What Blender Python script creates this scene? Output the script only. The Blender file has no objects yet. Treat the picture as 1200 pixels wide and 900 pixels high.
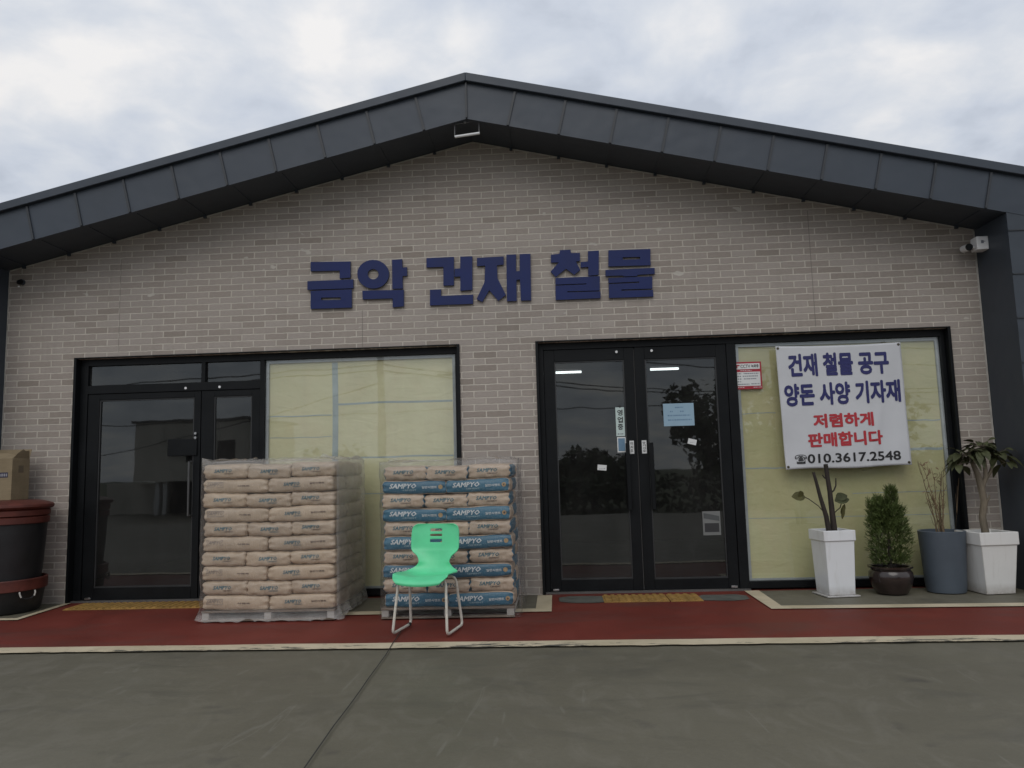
import bpy, bmesh, math, random
from mathutils import Vector, Matrix, noise
from mathutils.bvhtree import BVHTree

sc = bpy.context.scene
COL = sc.collection
R = math.radians

# ------------------------------------------------------------------ camera
cam_d = bpy.data.cameras.new('camera')
cam = bpy.data.objects.new('camera', cam_d)
COL.objects.link(cam)
yaw, pitch, roll = -0.0542, 0.1125, -0.0272
cy_, sy_ = math.cos(yaw), math.sin(yaw)
fw = Vector((sy_ * math.cos(pitch), cy_ * math.cos(pitch), math.sin(pitch)))
rt = Vector((cy_, -sy_, 0)); up = rt.cross(fw)
rt2 = math.cos(roll) * rt + math.sin(roll) * up
up2 = -math.sin(roll) * rt + math.cos(roll) * up
M = Matrix((rt2, up2, -fw)).transposed().to_4x4()
M.translation = Vector((0, -7.6806, 1.2175))
cam.matrix_world = M
cam_d.sensor_fit = 'HORIZONTAL'; cam_d.sensor_width = 36; cam_d.lens = 27
cam_d.clip_start = 0.05; cam_d.clip_end = 3000
sc.camera = cam

# ------------------------------------------------------------------ world: overcast daylight
SUN_EL, SUN_AZ = R(44), R(188)      # azimuth measured clockwise from +Y: behind the viewer
CLOUD = 10.0
world = bpy.data.worlds.new('World'); sc.world = world; world.use_nodes = True
nt = world.node_tree; N = nt.nodes; L = nt.links
bg = N['Background']; bg.inputs['Strength'].default_value = 0.1
sky = N.new('ShaderNodeTexSky'); sky.sky_type = 'NISHITA'; sky.sun_disc = False
sky.sun_elevation = SUN_EL; sky.sun_rotation = SUN_AZ; sky.air_density = 1.0; sky.dust_density = 2.0
tc = N.new('ShaderNodeTexCoord'); sep = N.new('ShaderNodeSeparateXYZ'); L.new(tc.outputs['Generated'], sep.inputs[0])
def wmath(op, a, b=None):
    n = N.new('ShaderNodeMath'); n.operation = op
    for i, v in enumerate((a, b)):
        if v is None: continue
        if isinstance(v, (int, float)): n.inputs[i].default_value = v
        else: L.new(v, n.inputs[i])
    return n.outputs[0]
zc = wmath('ADD', wmath('MAXIMUM', sep.outputs[2], 0.0), 0.22)
cmb = N.new('ShaderNodeCombineXYZ')
L.new(wmath('DIVIDE', sep.outputs[0], zc), cmb.inputs[0]); L.new(wmath('DIVIDE', sep.outputs[1], zc), cmb.inputs[1])
def wnoise(scale, detail, rough, dist, off):
    mp = N.new('ShaderNodeMapping'); mp.inputs['Location'].default_value = off; L.new(cmb.outputs[0], mp.inputs[0])
    n = N.new('ShaderNodeTexNoise'); n.inputs['Scale'].default_value = scale; n.inputs['Detail'].default_value = detail
    n.inputs['Roughness'].default_value = rough; n.inputs['Distortion'].default_value = dist
    L.new(mp.outputs[0], n.inputs['Vector']); return n.outputs['Fac']
nz = wmath('ADD', wmath('MULTIPLY', wnoise(2.9, 8, 0.52, 0.25, (3.3, 9.7, 0)), 0.44), wmath('ADD', wmath('MULTIPLY', wnoise(6.0, 7, 0.52, 0.25, (6.1, 3.9, 0)), 0.30), wmath('MULTIPLY', wnoise(0.8, 3, 0.5, 0.2, (6.3, 6.2, 0)), 0.26)))
ramp = N.new('ShaderNodeValToRGB'); L.new(nz, ramp.inputs[0])
el = ramp.color_ramp.elements
el[0].position = 0.42; el[0].color = (0.53, 0.575, 0.655, 1)
el[1].position = 0.61; el[1].color = (0.90, 0.885, 0.875, 1)
e = el.new(0.465); e.color = (0.61, 0.655, 0.735, 1)
e = el.new(0.525); e.color = (0.705, 0.735, 0.785, 1)
gain = wmath('MULTIPLY', wmath('ADD', wmath('MULTIPLY', wmath('MAXIMUM', sep.outputs[2], 0.0), 0.30), 0.90), CLOUD)
vm = N.new('ShaderNodeVectorMath'); vm.operation = 'SCALE'; L.new(ramp.outputs[0], vm.inputs[0]); L.new(gain, vm.inputs['Scale'])
mx = N.new('ShaderNodeMixRGB'); mx.inputs[0].default_value = 0.93
L.new(sky.outputs[0], mx.inputs[1]); L.new(vm.outputs[0], mx.inputs[2]); L.new(mx.outputs[0], bg.inputs['Color'])

sun_d = bpy.data.lights.new('sun', 'SUN'); sun_d.energy = 0.75; sun_d.angle = R(40); sun_d.color = (1, 0.96, 0.9)
sun = bpy.data.objects.new('sun', sun_d); COL.objects.link(sun)
sd = Vector((math.sin(SUN_AZ) * math.cos(SUN_EL), math.cos(SUN_AZ) * math.cos(SUN_EL), math.sin(SUN_EL)))
sun.rotation_euler = sd.to_track_quat('Z', 'Y').to_euler()

vs = sc.view_settings
vs.view_transform = 'Standard'; vs.look = 'None'; vs.exposure = 0.0; vs.gamma = 1.0; vs.use_curve_mapping = False

# ------------------------------------------------------------------ material helpers
def lin(r, g, b):
    f = lambda c: (c / 255 / 12.92) if c <= 10 else ((c / 255 + 0.055) / 1.055) ** 2.4
    return (f(r), f(g), f(b), 1)

class MT:
    """a material under construction"""
    def __init__(s, name):
        s.m = bpy.data.materials.new(name); s.m.use_nodes = True
        s.t = s.m.node_tree; s.n = s.t.nodes; s.l = s.t.links
        s.b = s.n['Principled BSDF']; s.o = s.n['Material Output']
    def node(s, kind, **kw):
        n = s.n.new(kind)
        for k, v in kw.items(): setattr(n, k, v)
        return n
    def coord(s, out='Object', scale=(1, 1, 1), loc=(0, 0, 0)):
        t = s.node('ShaderNodeTexCoord'); mp = s.node('ShaderNodeMapping')
        mp.inputs['Scale'].default_value = scale; mp.inputs['Location'].default_value = loc
        s.l.new(t.outputs[out], mp.inputs[0]); return mp.outputs[0]
    def noise(s, scale, detail=4, rough=0.55, vec=None, dist=0):
        n = s.node('ShaderNodeTexNoise'); n.inputs['Scale'].default_value = scale; n.inputs['Detail'].default_value = detail
        n.inputs['Roughness'].default_value = rough; n.inputs['Distortion'].default_value = dist
        s.l.new(vec if vec is not None else s.coord(), n.inputs['Vector']); return n.outputs['Fac']
    def ramp(s, fac, stops):
        r = s.node('ShaderNodeValToRGB'); s.l.new(fac, r.inputs[0]); e = r.color_ramp.elements
        e[0].position, e[0].color = stops[0][0], stops[0][1]; e[1].position, e[1].color = stops[-1][0], stops[-1][1]
        for p, c in stops[1:-1]:
            q = e.new(p); q.color = c
        return r.outputs[0]
    def math(s, op, a, b=None, c=None):
        n = s.node('ShaderNodeMath', operation=op)
        for i, v in enumerate((a, b, c)):
            if v is None: continue
            if isinstance(v, (int, float)): n.inputs[i].default_value = v
            else: s.l.new(v, n.inputs[i])
        return n.outputs[0]
    def mix(s, fac, a, b, mode='MIX'):
        n = s.node('ShaderNodeMixRGB', blend_type=mode)
        for i, v in enumerate((fac, a, b)):
            if isinstance(v, (int, float)): n.inputs[i].default_value = v
            elif isinstance(v, tuple): n.inputs[i].default_value = v
            else: s.l.new(v, n.inputs[i])
        return n.outputs[0]
    def bump(s, h, strength=0.3, dist=0.01):
        n = s.node('ShaderNodeBump'); n.inputs['Strength'].default_value = strength; n.inputs['Distance'].default_value = dist
        s.l.new(h, n.inputs['Height']); s.l.new(n.outputs[0], s.b.inputs['Normal'])
    def col(s, c):
        if isinstance(c, tuple): s.b.inputs['Base Color'].default_value = c
        else: s.l.new(c, s.b.inputs['Base Color'])
    def set(s, **kw):
        for k, v in kw.items(): s.b.inputs[k.replace('_', ' ')].default_value = v

def c4(c): return c if len(c) == 4 else (*c, 1)
def sc4(c, k): return (c[0] * k, c[1] * k, c[2] * k, 1)
def simple(name, c, rough=0.5, var=0.15, scale=6, bump=0.0, bscale=60, metal=0.0, spec=0.5, coat=0.0, stretch=(1, 1, 1)):
    """one colour with uneven tone and gloss"""
    t = MT(name); c = c4(c)
    v = t.coord(scale=stretch)
    f = t.noise(scale, 5, 0.6, v)
    t.col(t.ramp(f, [(0.3, sc4(c, 1 - var)), (0.7, sc4(c, 1 + var))]))
    t.set(Roughness=rough, Metallic=metal); t.b.inputs['Specular IOR Level'].default_value = spec
    t.b.inputs['Coat Weight'].default_value = coat
    rr = t.math('MULTIPLY_ADD', f, 0.25, rough - 0.12); t.l.new(rr, t.b.inputs['Roughness'])
    if bump: t.bump(t.noise(bscale, 3, 0.6, v), bump, 0.004)
    return t.m

# ------------------------------------------------------------------ mesh helpers
class MB:
    def __init__(s): s.bm = bmesh.new(); s.mi = 0
    def face(s, pts):
        vs_ = [s.bm.verts.new(p) for p in pts]
        f = s.bm.faces.new(vs_); f.material_index = s.mi; return f
    def box(s, x0, x1, y0, y1, z0, z1):
        v = [s.bm.verts.new((x, y, z)) for z in (z0, z1) for y in (y0, y1) for x in (x0, x1)]
        for q in ((0, 2, 3, 1), (4, 5, 7, 6), (0, 1, 5, 4), (1, 3, 7, 5), (3, 2, 6, 7), (2, 0, 4, 6)):
            s.bm.faces.new([v[i] for i in q]).material_index = s.mi
        return s
    def prism(s, poly, y0, y1):
        """polygon in x,z extruded along y"""
        n = len(poly)
        a = [s.bm.verts.new((p[0], y0, p[1])) for p in poly]; b = [s.bm.verts.new((p[0], y1, p[1])) for p in poly]
        fs = [s.bm.faces.new(a), s.bm.faces.new(b[::-1])]
        for i in range(n): fs.append(s.bm.faces.new((a[i], b[i], b[(i + 1) % n], a[(i + 1) % n])))
        for f in fs: f.material_index = s.mi
        return s
    def slab(s, poly, z0, z1=None):
        """polygon in x,y; flat sheet or raised slab"""
        if z1 is None: s.face([(p[0], p[1], z0) for p in poly]); return s
        n = len(poly)
        a = [s.bm.verts.new((p[0], p[1], z0)) for p in poly]; b = [s.bm.verts.new((p[0], p[1], z1)) for p in poly]
        s.bm.faces.new(a[::-1]); s.bm.faces.new(b)
        for i in range(n): s.bm.faces.new((a[i], a[(i + 1) % n], b[(i + 1) % n], b[i]))
        return s
    def tube(s, pts, r, n=10, caps=True):
        pts = [Vector(p) for p in pts]
        rs = r if isinstance(r, (list, tuple)) else [r] * len(pts)
        prev = None; up_ = None
        for i, p in enumerate(pts):
            d = (pts[min(i + 1, len(pts) - 1)] - pts[max(i - 1, 0)]).normalized()
            if up_ is None:
                up_ = Vector((0, 0, 1)) if abs(d.z) < 0.9 else Vector((1, 0, 0))
            u = (up_ - d * up_.dot(d)).normalized(); w = d.cross(u); up_ = u
            ring = [s.bm.verts.new(p + rs[i] * (math.cos(2 * math.pi * k / n) * u + math.sin(2 * math.pi * k / n) * w)) for k in range(n)]
            if prev:
                for k in range(n): s.bm.faces.new((prev[k], prev[(k + 1) % n], ring[(k + 1) % n], ring[k])).material_index = s.mi
            elif caps: s.bm.faces.new(ring[::-1]).material_index = s.mi
            prev = ring
        if caps: s.bm.faces.new(prev).material_index = s.mi
        return s
    def lathe(s, prof, cx=0, cy=0, n=48, cap_bottom=True, cap_top=True):
        prev = None
        for i, (r, z) in enumerate(prof):
            ring = [s.bm.verts.new((cx + r * math.cos(2 * math.pi * k / n), cy + r * math.sin(2 * math.pi * k / n), z)) for k in range(n)]
            if prev:
                for k in range(n): s.bm.faces.new((prev[k], prev[(k + 1) % n], ring[(k + 1) % n], ring[k])).material_index = s.mi
            elif cap_bottom: s.bm.faces.new(ring[::-1]).material_index = s.mi
            prev = ring
        if cap_top: s.bm.faces.new(prev).material_index = s.mi
        return s
    def mesh(s, name, mats, smooth=False, angle=35):
        if len(s.bm.faces) > 1: bmesh.ops.recalc_face_normals(s.bm, faces=s.bm.faces)
        me = bpy.data.meshes.new(name); s.bm.to_mesh(me); s.bm.free()
        for m in (mats if isinstance(mats, (list, tuple)) else [mats]): me.materials.append(m)
        if smooth:
            for p in me.polygons: p.use_smooth = True
            me.set_sharp_from_angle(angle=R(angle))
        return me
    def obj(s, name, mats, parent=None, smooth=False, bevel=0.0, angle=35, bseg=2):
        o = bpy.data.objects.new(name, s.mesh(name, mats, smooth or bevel > 0, angle)); COL.objects.link(o)
        if parent is not None: o.parent = parent
        if bevel:
            b = o.modifiers.new('bevel', 'BEVEL'); b.width = bevel; b.segments = bseg; b.limit_method = 'ANGLE'; b.angle_limit = R(40)
        return o

def tag(o, label=None, cat=None, group=None, kind=None):
    for k, v in (('label', label), ('category', cat), ('group', group), ('kind', kind)):
        if v: o[k] = v
    return o
def empty(name, label, cat, loc=(0, 0, 0), rz=0, group=None):
    o = bpy.data.objects.new(name, None); COL.objects.link(o); o.location = loc; o.rotation_euler = (0, 0, rz); o.empty_display_size = 0.1
    return tag(o, label, cat, group)
def put(o, parent): o.parent = parent; return o

def text_mesh(body, bold=0.0, extrude=0.0, steps=8, res=3):
    """filled lettering as raw triangles, normalised so that it spans 0..1 in x and z; returns (verts, faces, aspect)"""
    c = bpy.data.curves.new('lettering', 'FONT'); c.body = body; c.resolution_u = res
    o = bpy.data.objects.new('lettering', c); COL.objects.link(o)
    dg = bpy.context.evaluated_depsgraph_get(); dg.update()
    m = bpy.data.meshes.new_from_object(o.evaluated_get(dg))
    V = [(v.co.x, v.co.y) for v in m.vertices]; F = [tuple(p.vertices) for p in m.polygons]
    bpy.data.objects.remove(o); bpy.data.curves.remove(c); bpy.data.meshes.remove(m)
    VV, FF = [], []
    offs = [(0, 0)] + ([(bold * math.cos(2 * math.pi * k / steps), bold * math.sin(2 * math.pi * k / steps)) for k in range(steps)] if bold else [])
    for k, (dx, dy) in enumerate(offs):
        b = len(VV); VV += [(x + dx, y + dy, k) for x, y in V]; FF += [tuple(i + b for i in f) for f in F]
    x0 = min(v[0] for v in VV); x1 = max(v[0] for v in VV); y0 = min(v[1] for v in VV); y1 = max(v[1] for v in VV)
    asp = (x1 - x0) / (y1 - y0)
    return [((x - x0) / (x1 - x0), (y - y0) / (y1 - y0), k) for x, y, k in VV], FF, asp

def add_text(mb, body, place, bold=0.0, res=3, steps=8, fit=None):
    """place(u, v, k) maps the unit box of the text to a 3-D point"""
    V, F, asp = text_mesh(body, bold, res=res, steps=steps)
    bv = [mb.bm.verts.new(place(u, v, k)) for u, v, k in V]
    for f in F:
        try: mb.bm.faces.new([bv[i] for i in f]).material_index = mb.mi
        except ValueError: pass
    return asp
def flat(x0, x1, z0, z1, y, slant=0.0, eps=0.00025):
    return lambda u, v, k: (x0 + (x1 - x0) * u + slant * v * (z1 - z0), y - eps * k, z0 + (z1 - z0) * v)

def world_of(o):
    m = o.matrix_parent_inverse @ o.matrix_basis if o.parent else o.matrix_basis.copy()
    return world_of(o.parent) @ m if o.parent else m
def keep(o, parent):
    """parent o (modelled in world metres) without moving it"""
    o.parent = parent; o.matrix_parent_inverse = world_of(parent).inverted(); return o
def part(mb, name, mats, parent, **kw): return keep(mb.obj(name, mats, None, **kw), parent)

# ------------------------------------------------------------------ materials of the setting
def m_concrete():
    t = MT('concrete'); v = t.coord()
    big = t.noise(0.55, 5, 0.6, v, 0.6); sw = t.noise(1.0, 6, 0.62, t.coord(scale=(0.9, 2.4, 1)), 1.6); fine = t.noise(45, 3, 0.7, v)
    c = t.ramp(big, [(0.28, (0.094, 0.086, 0.060, 1)), (0.52, (0.118, 0.108, 0.077, 1)), (0.75, (0.138, 0.128, 0.095, 1))])
    c = t.mix(0.55, c, t.ramp(sw, [(0.3, (0.45, 0.46, 0.46, 1)), (0.52, (0.52, 0.52, 0.52, 1)), (0.62, (0.50, 0.50, 0.50, 1)), (0.75, (0.60, 0.60, 0.58, 1))]), 'OVERLAY')
    c = t.mix(0.35, c, t.ramp(fine, [(0.25, (0.38, 0.38, 0.38, 1)), (0.75, (0.60, 0.60, 0.60, 1))]), 'OVERLAY')
    sm = t.noise(1.7, 7, 0.66, t.coord(scale=(1.6, 0.8, 1), loc=(2, 7, 0)), 2.4)
    c = t.mix(t.ramp(sm, [(0.50, (0, 0, 0, 1)), (0.66, (0.45, 0.45, 0.45, 1))]), c, (0.162, 0.150, 0.118, 1))
    sm2 = t.noise(1.1, 7, 0.64, t.coord(scale=(0.8, 1.7, 1), loc=(9, 3, 0)), 2.0)
    c = t.mix(t.ramp(sm2, [(0.54, (0, 0, 0, 1)), (0.70, (0.55, 0.55, 0.55, 1))]), c, (0.078, 0.073, 0.055, 1))
    sc_ = t.noise(1.6, 2, 0.4, t.coord(scale=(5.5, 0.7, 1), loc=(1, 1, 0)), 0.9)
    c = t.mix(t.ramp(sc_, [(0.70, (0, 0, 0, 1)), (0.73, (0.35, 0.35, 0.35, 1)), (0.76, (0, 0, 0, 1))]), c, (0.20, 0.19, 0.16, 1))
    grit = t.noise(160, 2, 0.6, v)
    c = t.mix(t.ramp(grit, [(0.66, (0, 0, 0, 1)), (0.72, (0.5, 0.5, 0.5, 1))]), c, (0.22, 0.21, 0.185, 1))
    c = t.mix(t.ramp(grit, [(0.28, (0.5, 0.5, 0.5, 1)), (0.34, (0, 0, 0, 1))]), c, (0.055, 0.052, 0.042, 1))
    spot = t.noise(2.6, 3, 0.5, t.coord(loc=(4, 9, 0)))
    c = t.mix(t.ramp(spot, [(0.66, (0, 0, 0, 1)), (0.74, (0.55, 0.55, 0.55, 1))]), c, (0.052, 0.047, 0.04, 1))
    t.col(c)
    t.l.new(t.math('MULTIPLY_ADD', sw, 0.35, 0.42), t.b.inputs['Roughness'])
    t.bump(t.math('ADD', t.math('MULTIPLY', fine, 0.3), sw), 0.22, 0.006)
    return t.m
def m_redpaint():
    t = MT('red_paint'); v = t.coord()
    a = t.noise(1.3, 5, 0.6, v, 0.8); f = t.noise(60, 3, 0.6, v)
    c = t.ramp(a, [(0.3, (0.104, 0.019, 0.012, 1)), (0.55, (0.140, 0.024, 0.015, 1)), (0.75, (0.168, 0.033, 0.022, 1))])
    c = t.mix(0.3, c, t.ramp(f, [(0.3, (0.42, 0.42, 0.42, 1)), (0.7, (0.58, 0.58, 0.58, 1))]), 'OVERLAY')
    w = t.noise(9, 6, 0.7, t.coord(loc=(2, 5, 0)), 0.4)
    c = t.mix(t.ramp(w, [(0.66, (0, 0, 0, 1)), (0.76, (0.5, 0.5, 0.5, 1))]), c, (0.10, 0.075, 0.06, 1))
    tr_ = t.noise(0.9, 6, 0.68, t.coord(scale=(0.7, 1.6, 1), loc=(6, 2, 0)), 1.2)
    c = t.mix(t.ramp(tr_, [(0.52, (0, 0, 0, 1)), (0.72, (0.45, 0.45, 0.45, 1))]), c, (0.085, 0.045, 0.036, 1))
    t.col(c); t.l.new(t.math('MULTIPLY_ADD', a, 0.3, 0.48), t.b.inputs['Roughness']); t.b.inputs['Specular IOR Level'].default_value = 0.3; t.bump(f, 0.2, 0.004)
    return t.m
def m_cream(edge=False):
    t = MT('cream_paint_worn' if edge else 'cream_paint'); v = t.coord()
    a = t.noise(3, 5, 0.6, v)
    c = t.ramp(a, [(0.3, (0.42, 0.36, 0.24, 1)), (0.7, (0.58, 0.50, 0.36, 1))])
    if edge:
        # flaked off in patches along the outer edge
        s = t.node('ShaderNodeSeparateXYZ'); tc_ = t.node('ShaderNodeTexCoord'); t.l.new(tc_.outputs['Object'], s.inputs[0])
        n = t.noise(9, 7, 0.72, t.coord(scale=(0.55, 2.2, 1)), 0.3); zone = t.noise(0.55, 2, 0.5, t.coord(loc=(5, 0, 0)))
        d = t.math('MULTIPLY', t.math('ADD', s.outputs[1], 2.07), -5.0)      # 0 at the inner side, 0.75 at the outer
        k = t.math('ADD', t.math('ADD', n, t.math('MULTIPLY', d, 0.16)), t.math('MULTIPLY', zone, 0.42))
        c = t.mix(t.ramp(k, [(0.845, (0, 0, 0, 1)), (0.865, (1, 1, 1, 1))]), c, (0.10, 0.094, 0.075, 1))
    else:
        n = t.noise(14, 6, 0.7, v)
        c = t.mix(t.ramp(n, [(0.62, (0, 0, 0, 1)), (0.72, (0.6, 0.6, 0.6, 1))]), c, (0.22, 0.2, 0.15, 1))
    t.col(c); t.set(Roughness=0.6); return t.m
def m_brick():
    t = MT('brick_veneer')
    tcn = t.node('ShaderNodeTexCoord'); s = t.node('ShaderNodeSeparateXYZ'); t.l.new(tcn.outputs['Object'], s.inputs[0])
    cb = t.node('ShaderNodeCombineXYZ')
    t.l.new(t.math('ADD', s.outputs[0], 20.123), cb.inputs[0]); t.l.new(t.math('ADD', s.outputs[2], 20.0 + BRICK_OFF), cb.inputs[1])
    wob = t.noise(14, 2, 0.5, cb.outputs[0]); off = t.node('ShaderNodeVectorMath', operation='ADD')
    w2 = t.node('ShaderNodeCombineXYZ'); wv = t.math('MULTIPLY_ADD', wob, 0.011, -0.0055); t.l.new(wv, w2.inputs[0]); t.l.new(wv, w2.inputs[1])
    t.l.new(cb.outputs[0], off.inputs[0]); t.l.new(w2.outputs[0], off.inputs[1])
    br = t.node('ShaderNodeTexBrick'); t.l.new(off.outputs[0], br.inputs['Vector'])
    br.offset = 0.5; br.squash = 1.0
    br.inputs['Scale'].default_value = 1.0; br.inputs['Brick Width'].default_value = 0.24; br.inputs['Row Height'].default_value = 0.067
    br.inputs['Mortar Size'].default_value = 0.0062; br.inputs['Mortar Smooth'].default_value = 0.12; br.inputs['Bias'].default_value = 0.0
    br.inputs['Color1'].default_value = (0, 0, 0, 1); br.inputs['Color2'].default_value = (1, 1, 1, 1); br.inputs['Mortar'].default_value = (0.5, 0.5, 0.5, 1)
    bc = t.ramp(br.outputs['Color'], [(0.0, (0.270, 0.234, 0.203, 1)), (0.08, (0.310, 0.271, 0.239, 1)), (0.5, (0.340, 0.300, 0.268, 1)), (0.9, (0.358, 0.319, 0.288, 1)), (1.0, (0.375, 0.335, 0.300, 1))])
    grain = t.noise(26, 5, 0.65, t.coord(scale=(1, 1, 3))); big = t.noise(0.5, 3, 0.5)
    bc = t.mix(0.5, bc, t.ramp(grain, [(0.25, (0.40, 0.40, 0.40, 1)), (0.75, (0.60, 0.60, 0.60, 1))]), 'OVERLAY')
    mort = t.ramp(t.noise(7, 4, 0.6), [(0.3, (0.47, 0.43, 0.375, 1)), (0.7, (0.58, 0.535, 0.47, 1))])
    c = t.mix(br.outputs['Fac'], bc, mort)
    c = t.mix(0.5, c, t.ramp(big, [(0.3, (0.45, 0.45, 0.45, 1)), (0.7, (0.55, 0.54, 0.53, 1))]), 'OVERLAY')
    # faint joints between the veneer boards
    for x, z0, z1 in ((-4.52, 2.56, 3.55), (2.62, 2.56, 3.75), (-1.94, 2.52, 2.9)):
        d = t.math('ABSOLUTE', t.math('ADD', s.outputs[0], -x)); on = t.math('LESS_THAN', d, 0.0045)
        on = t.math('MULTIPLY', on, t.math('GREATER_THAN', s.outputs[2], z0)); on = t.math('MULTIPLY', on, t.math('LESS_THAN', s.outputs[2], z1))
        c = t.mix(t.math('MULTIPLY', on, 0.55), c, (0.14, 0.125, 0.115, 1))
    wt = t.noise(1.1, 6, 0.7, t.coord(scale=(5, 1, 0.35), loc=(3, 0, 4)))
    c = t.mix(t.ramp(wt, [(0.55, (0, 0, 0, 1)), (0.75, (0.30, 0.30, 0.30, 1))]), c, (0.20, 0.18, 0.155, 1))
    chip = t.noise(5.5, 2, 0.4, t.coord(scale=(1, 1, 1.8), loc=(7, 1, 2)))
    c = t.mix(t.ramp(chip, [(0.745, (0, 0, 0, 1)), (0.765, (0.8, 0.8, 0.8, 1))]), c, (0.52, 0.49, 0.44, 1))
    # splash dirt near the ground, streaks under the head of the window
    st = t.noise(2.2, 4, 0.6, t.coord(scale=(4, 1, 0.5)))
    low = t.math('MULTIPLY', t.math('SUBTRACT', 0.5, t.math('MINIMUM', s.outputs[2], 0.5)), st)
    c = t.mix(t.math('MULTIPLY', low, 0.9), c, (0.16, 0.145, 0.125, 1))
    t.col(c); t.set(Roughness=0.85); t.b.inputs['Specular IOR Level'].default_value = 0.25
    h = t.math('ADD', t.math('MULTIPLY', br.outputs['Fac'], -1.0), t.math('MULTIPLY', grain, 0.25))
    t.bump(h, 0.9, 0.009)
    return t.m
BRICK_OFF = 0.018
def two_sided(t, ior):
    # a thin sheet reflects alike from both faces
    g = t.node('ShaderNodeNewGeometry'); return t.math('MULTIPLY_ADD', g.outputs['Backfacing'], 1 / ior - ior, ior)
def m_glass(name, tint=(0.30, 0.32, 0.32), ior=1.7, wave=0.004):
    t = MT(name); t.n.remove(t.b)
    tr = t.node('ShaderNodeBsdfTransparent'); tr.inputs[0].default_value = (*tint, 1)
    gl = t.node('ShaderNodeBsdfGlossy'); gl.inputs['Roughness'].default_value = 0.015; gl.inputs[0].default_value = (0.95, 1, 1, 1)
    b = t.node('ShaderNodeBump'); b.inputs['Strength'].default_value = 0.35; b.inputs['Distance'].default_value = wave
    t.l.new(t.noise(1.3, 2, 0.5), b.inputs['Height']); t.l.new(b.outputs[0], gl.inputs['Normal'])
    fr = t.node('ShaderNodeFresnel'); t.l.new(two_sided(t, ior), fr.inputs['IOR'])
    mxs = t.node('ShaderNodeMixShader'); t.l.new(fr.outputs[0], mxs.inputs[0]); t.l.new(tr.outputs[0], mxs.inputs[1]); t.l.new(gl.outputs[0], mxs.inputs[2])
    # a little dust on the pane
    df = t.node('ShaderNodeBsdfDiffuse'); df.inputs[0].default_value = (0.45, 0.44, 0.42, 1)
    m2 = t.node('ShaderNodeMixShader'); dn = t.noise(2.5, 6, 0.65, t.coord(scale=(1, 1, 0.6)))
    t.l.new(t.ramp(dn, [(0.35, (0.012, 0.012, 0.012, 1)), (0.8, (0.05, 0.05, 0.05, 1))]), m2.inputs[0])
    t.l.new(mxs.outputs[0], m2.inputs[1]); t.l.new(df.outputs[0], m2.inputs[2]); t.l.new(m2.outputs[0], t.o.inputs[0])
    return t.m
def m_board(k=1.0, g=1.0):
    """yellowed board behind the shop windows"""
    t = MT('yellowed_board' if k > 0.8 else 'dull_yellowed_board'); v = t.coord()
    a = t.noise(0.9, 5, 0.6, v, 0.8); b2 = t.noise(3.5, 4, 0.6, t.coord(scale=(1.2, 1, 0.7), loc=(3, 1, 2)), 0.5); st = t.noise(2.0, 4, 0.6, t.coord(scale=(3.5, 1, 0.25)))
    c = t.ramp(a, [(0.3, (0.60 * k, 0.56 * k, 0.33 * k * g, 1)), (0.55, (0.69 * k, 0.65 * k, 0.41 * k * g, 1)), (0.75, (0.74 * k, 0.71 * k, 0.48 * k * g, 1))])
    c = t.mix(t.ramp(b2, [(0.45, (0, 0, 0, 1)), (0.8, (0.42, 0.42, 0.42, 1))]), c, (0.60, 0.49, 0.31, 1))
    c = t.mix(t.ramp(st, [(0.52, (0, 0, 0, 1)), (0.75, (0.3, 0.3, 0.3, 1))]), c, (0.50, 0.46, 0.29, 1))
    t.col(c); t.set(Roughness=0.42); t.bump(t.math('ADD', t.noise(1.6, 4, 0.6, v), t.math('MULTIPLY', t.noise(5, 3, 0.5, t.coord(scale=(0.6, 1, 1.6)), 1.5), 0.25)), 0.5, 0.04); return t.m
def m_metal_panel(name, c, rough=0.45):
    t = MT(name); v = t.coord()
    a = t.noise(0.7, 4, 0.6, v); b_ = t.noise(3.0, 3, 0.5, t.coord(scale=(1, 1, 0.3)))
    t.col(t.mix(0.5, t.ramp(a, [(0.3, sc4(c, 0.85)), (0.7, sc4(c, 1.12))]), t.ramp(b_, [(0.3, sc4(c, 0.88)), (0.7, sc4(c, 1.1))])))
    t.l.new(t.math('MULTIPLY_ADD', a, 0.25, rough - 0.12), t.b.inputs['Roughness']); t.set(Metallic=0.0)
    t.bump(t.math('ADD', a, t.math('MULTIPLY', t.noise(2.6, 2, 0.5, v), 0.5)), 0.5, 0.04); return t.m

MAT = {}
MAT['concrete'] = m_concrete(); MAT['red'] = m_redpaint(); MAT['cream'] = m_cream(); MAT['cream_worn'] = m_cream(True)
MAT['brick'] = m_brick(); MAT['glass'] = m_glass('door_glass'); MAT['window_glass'] = m_glass('window_glass', (0.955, 0.97, 0.96), 1.78)
MAT['board'] = m_board(0.90); MAT['board_dull'] = m_board(0.74, 0.86)
MAT['fascia'] = m_metal_panel('grey_metal_cladding', (0.036, 0.047, 0.064)); MAT['soffit'] = m_metal_panel('dark_metal_cladding', (0.036, 0.046, 0.060))
MAT['seam'] = simple('cladding_seam', (0.026, 0.030, 0.036), 0.45)
MAT['frame'] = simple('black_aluminium', (0.0065, 0.0075, 0.0085), 0.42, 0.2, 5, spec=0.18)
MAT['gasket'] = simple('grey_sealant', (0.33, 0.35, 0.36), 0.6)
MAT['tape'] = simple('blue_grey_tape', (0.33, 0.38, 0.38), 0.5)
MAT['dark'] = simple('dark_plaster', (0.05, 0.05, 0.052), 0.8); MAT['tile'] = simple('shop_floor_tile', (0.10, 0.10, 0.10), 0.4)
MAT['steel'] = simple('brushed_steel', (0.5, 0.5, 0.5), 0.3, 0.1, metal=1.0)
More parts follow.
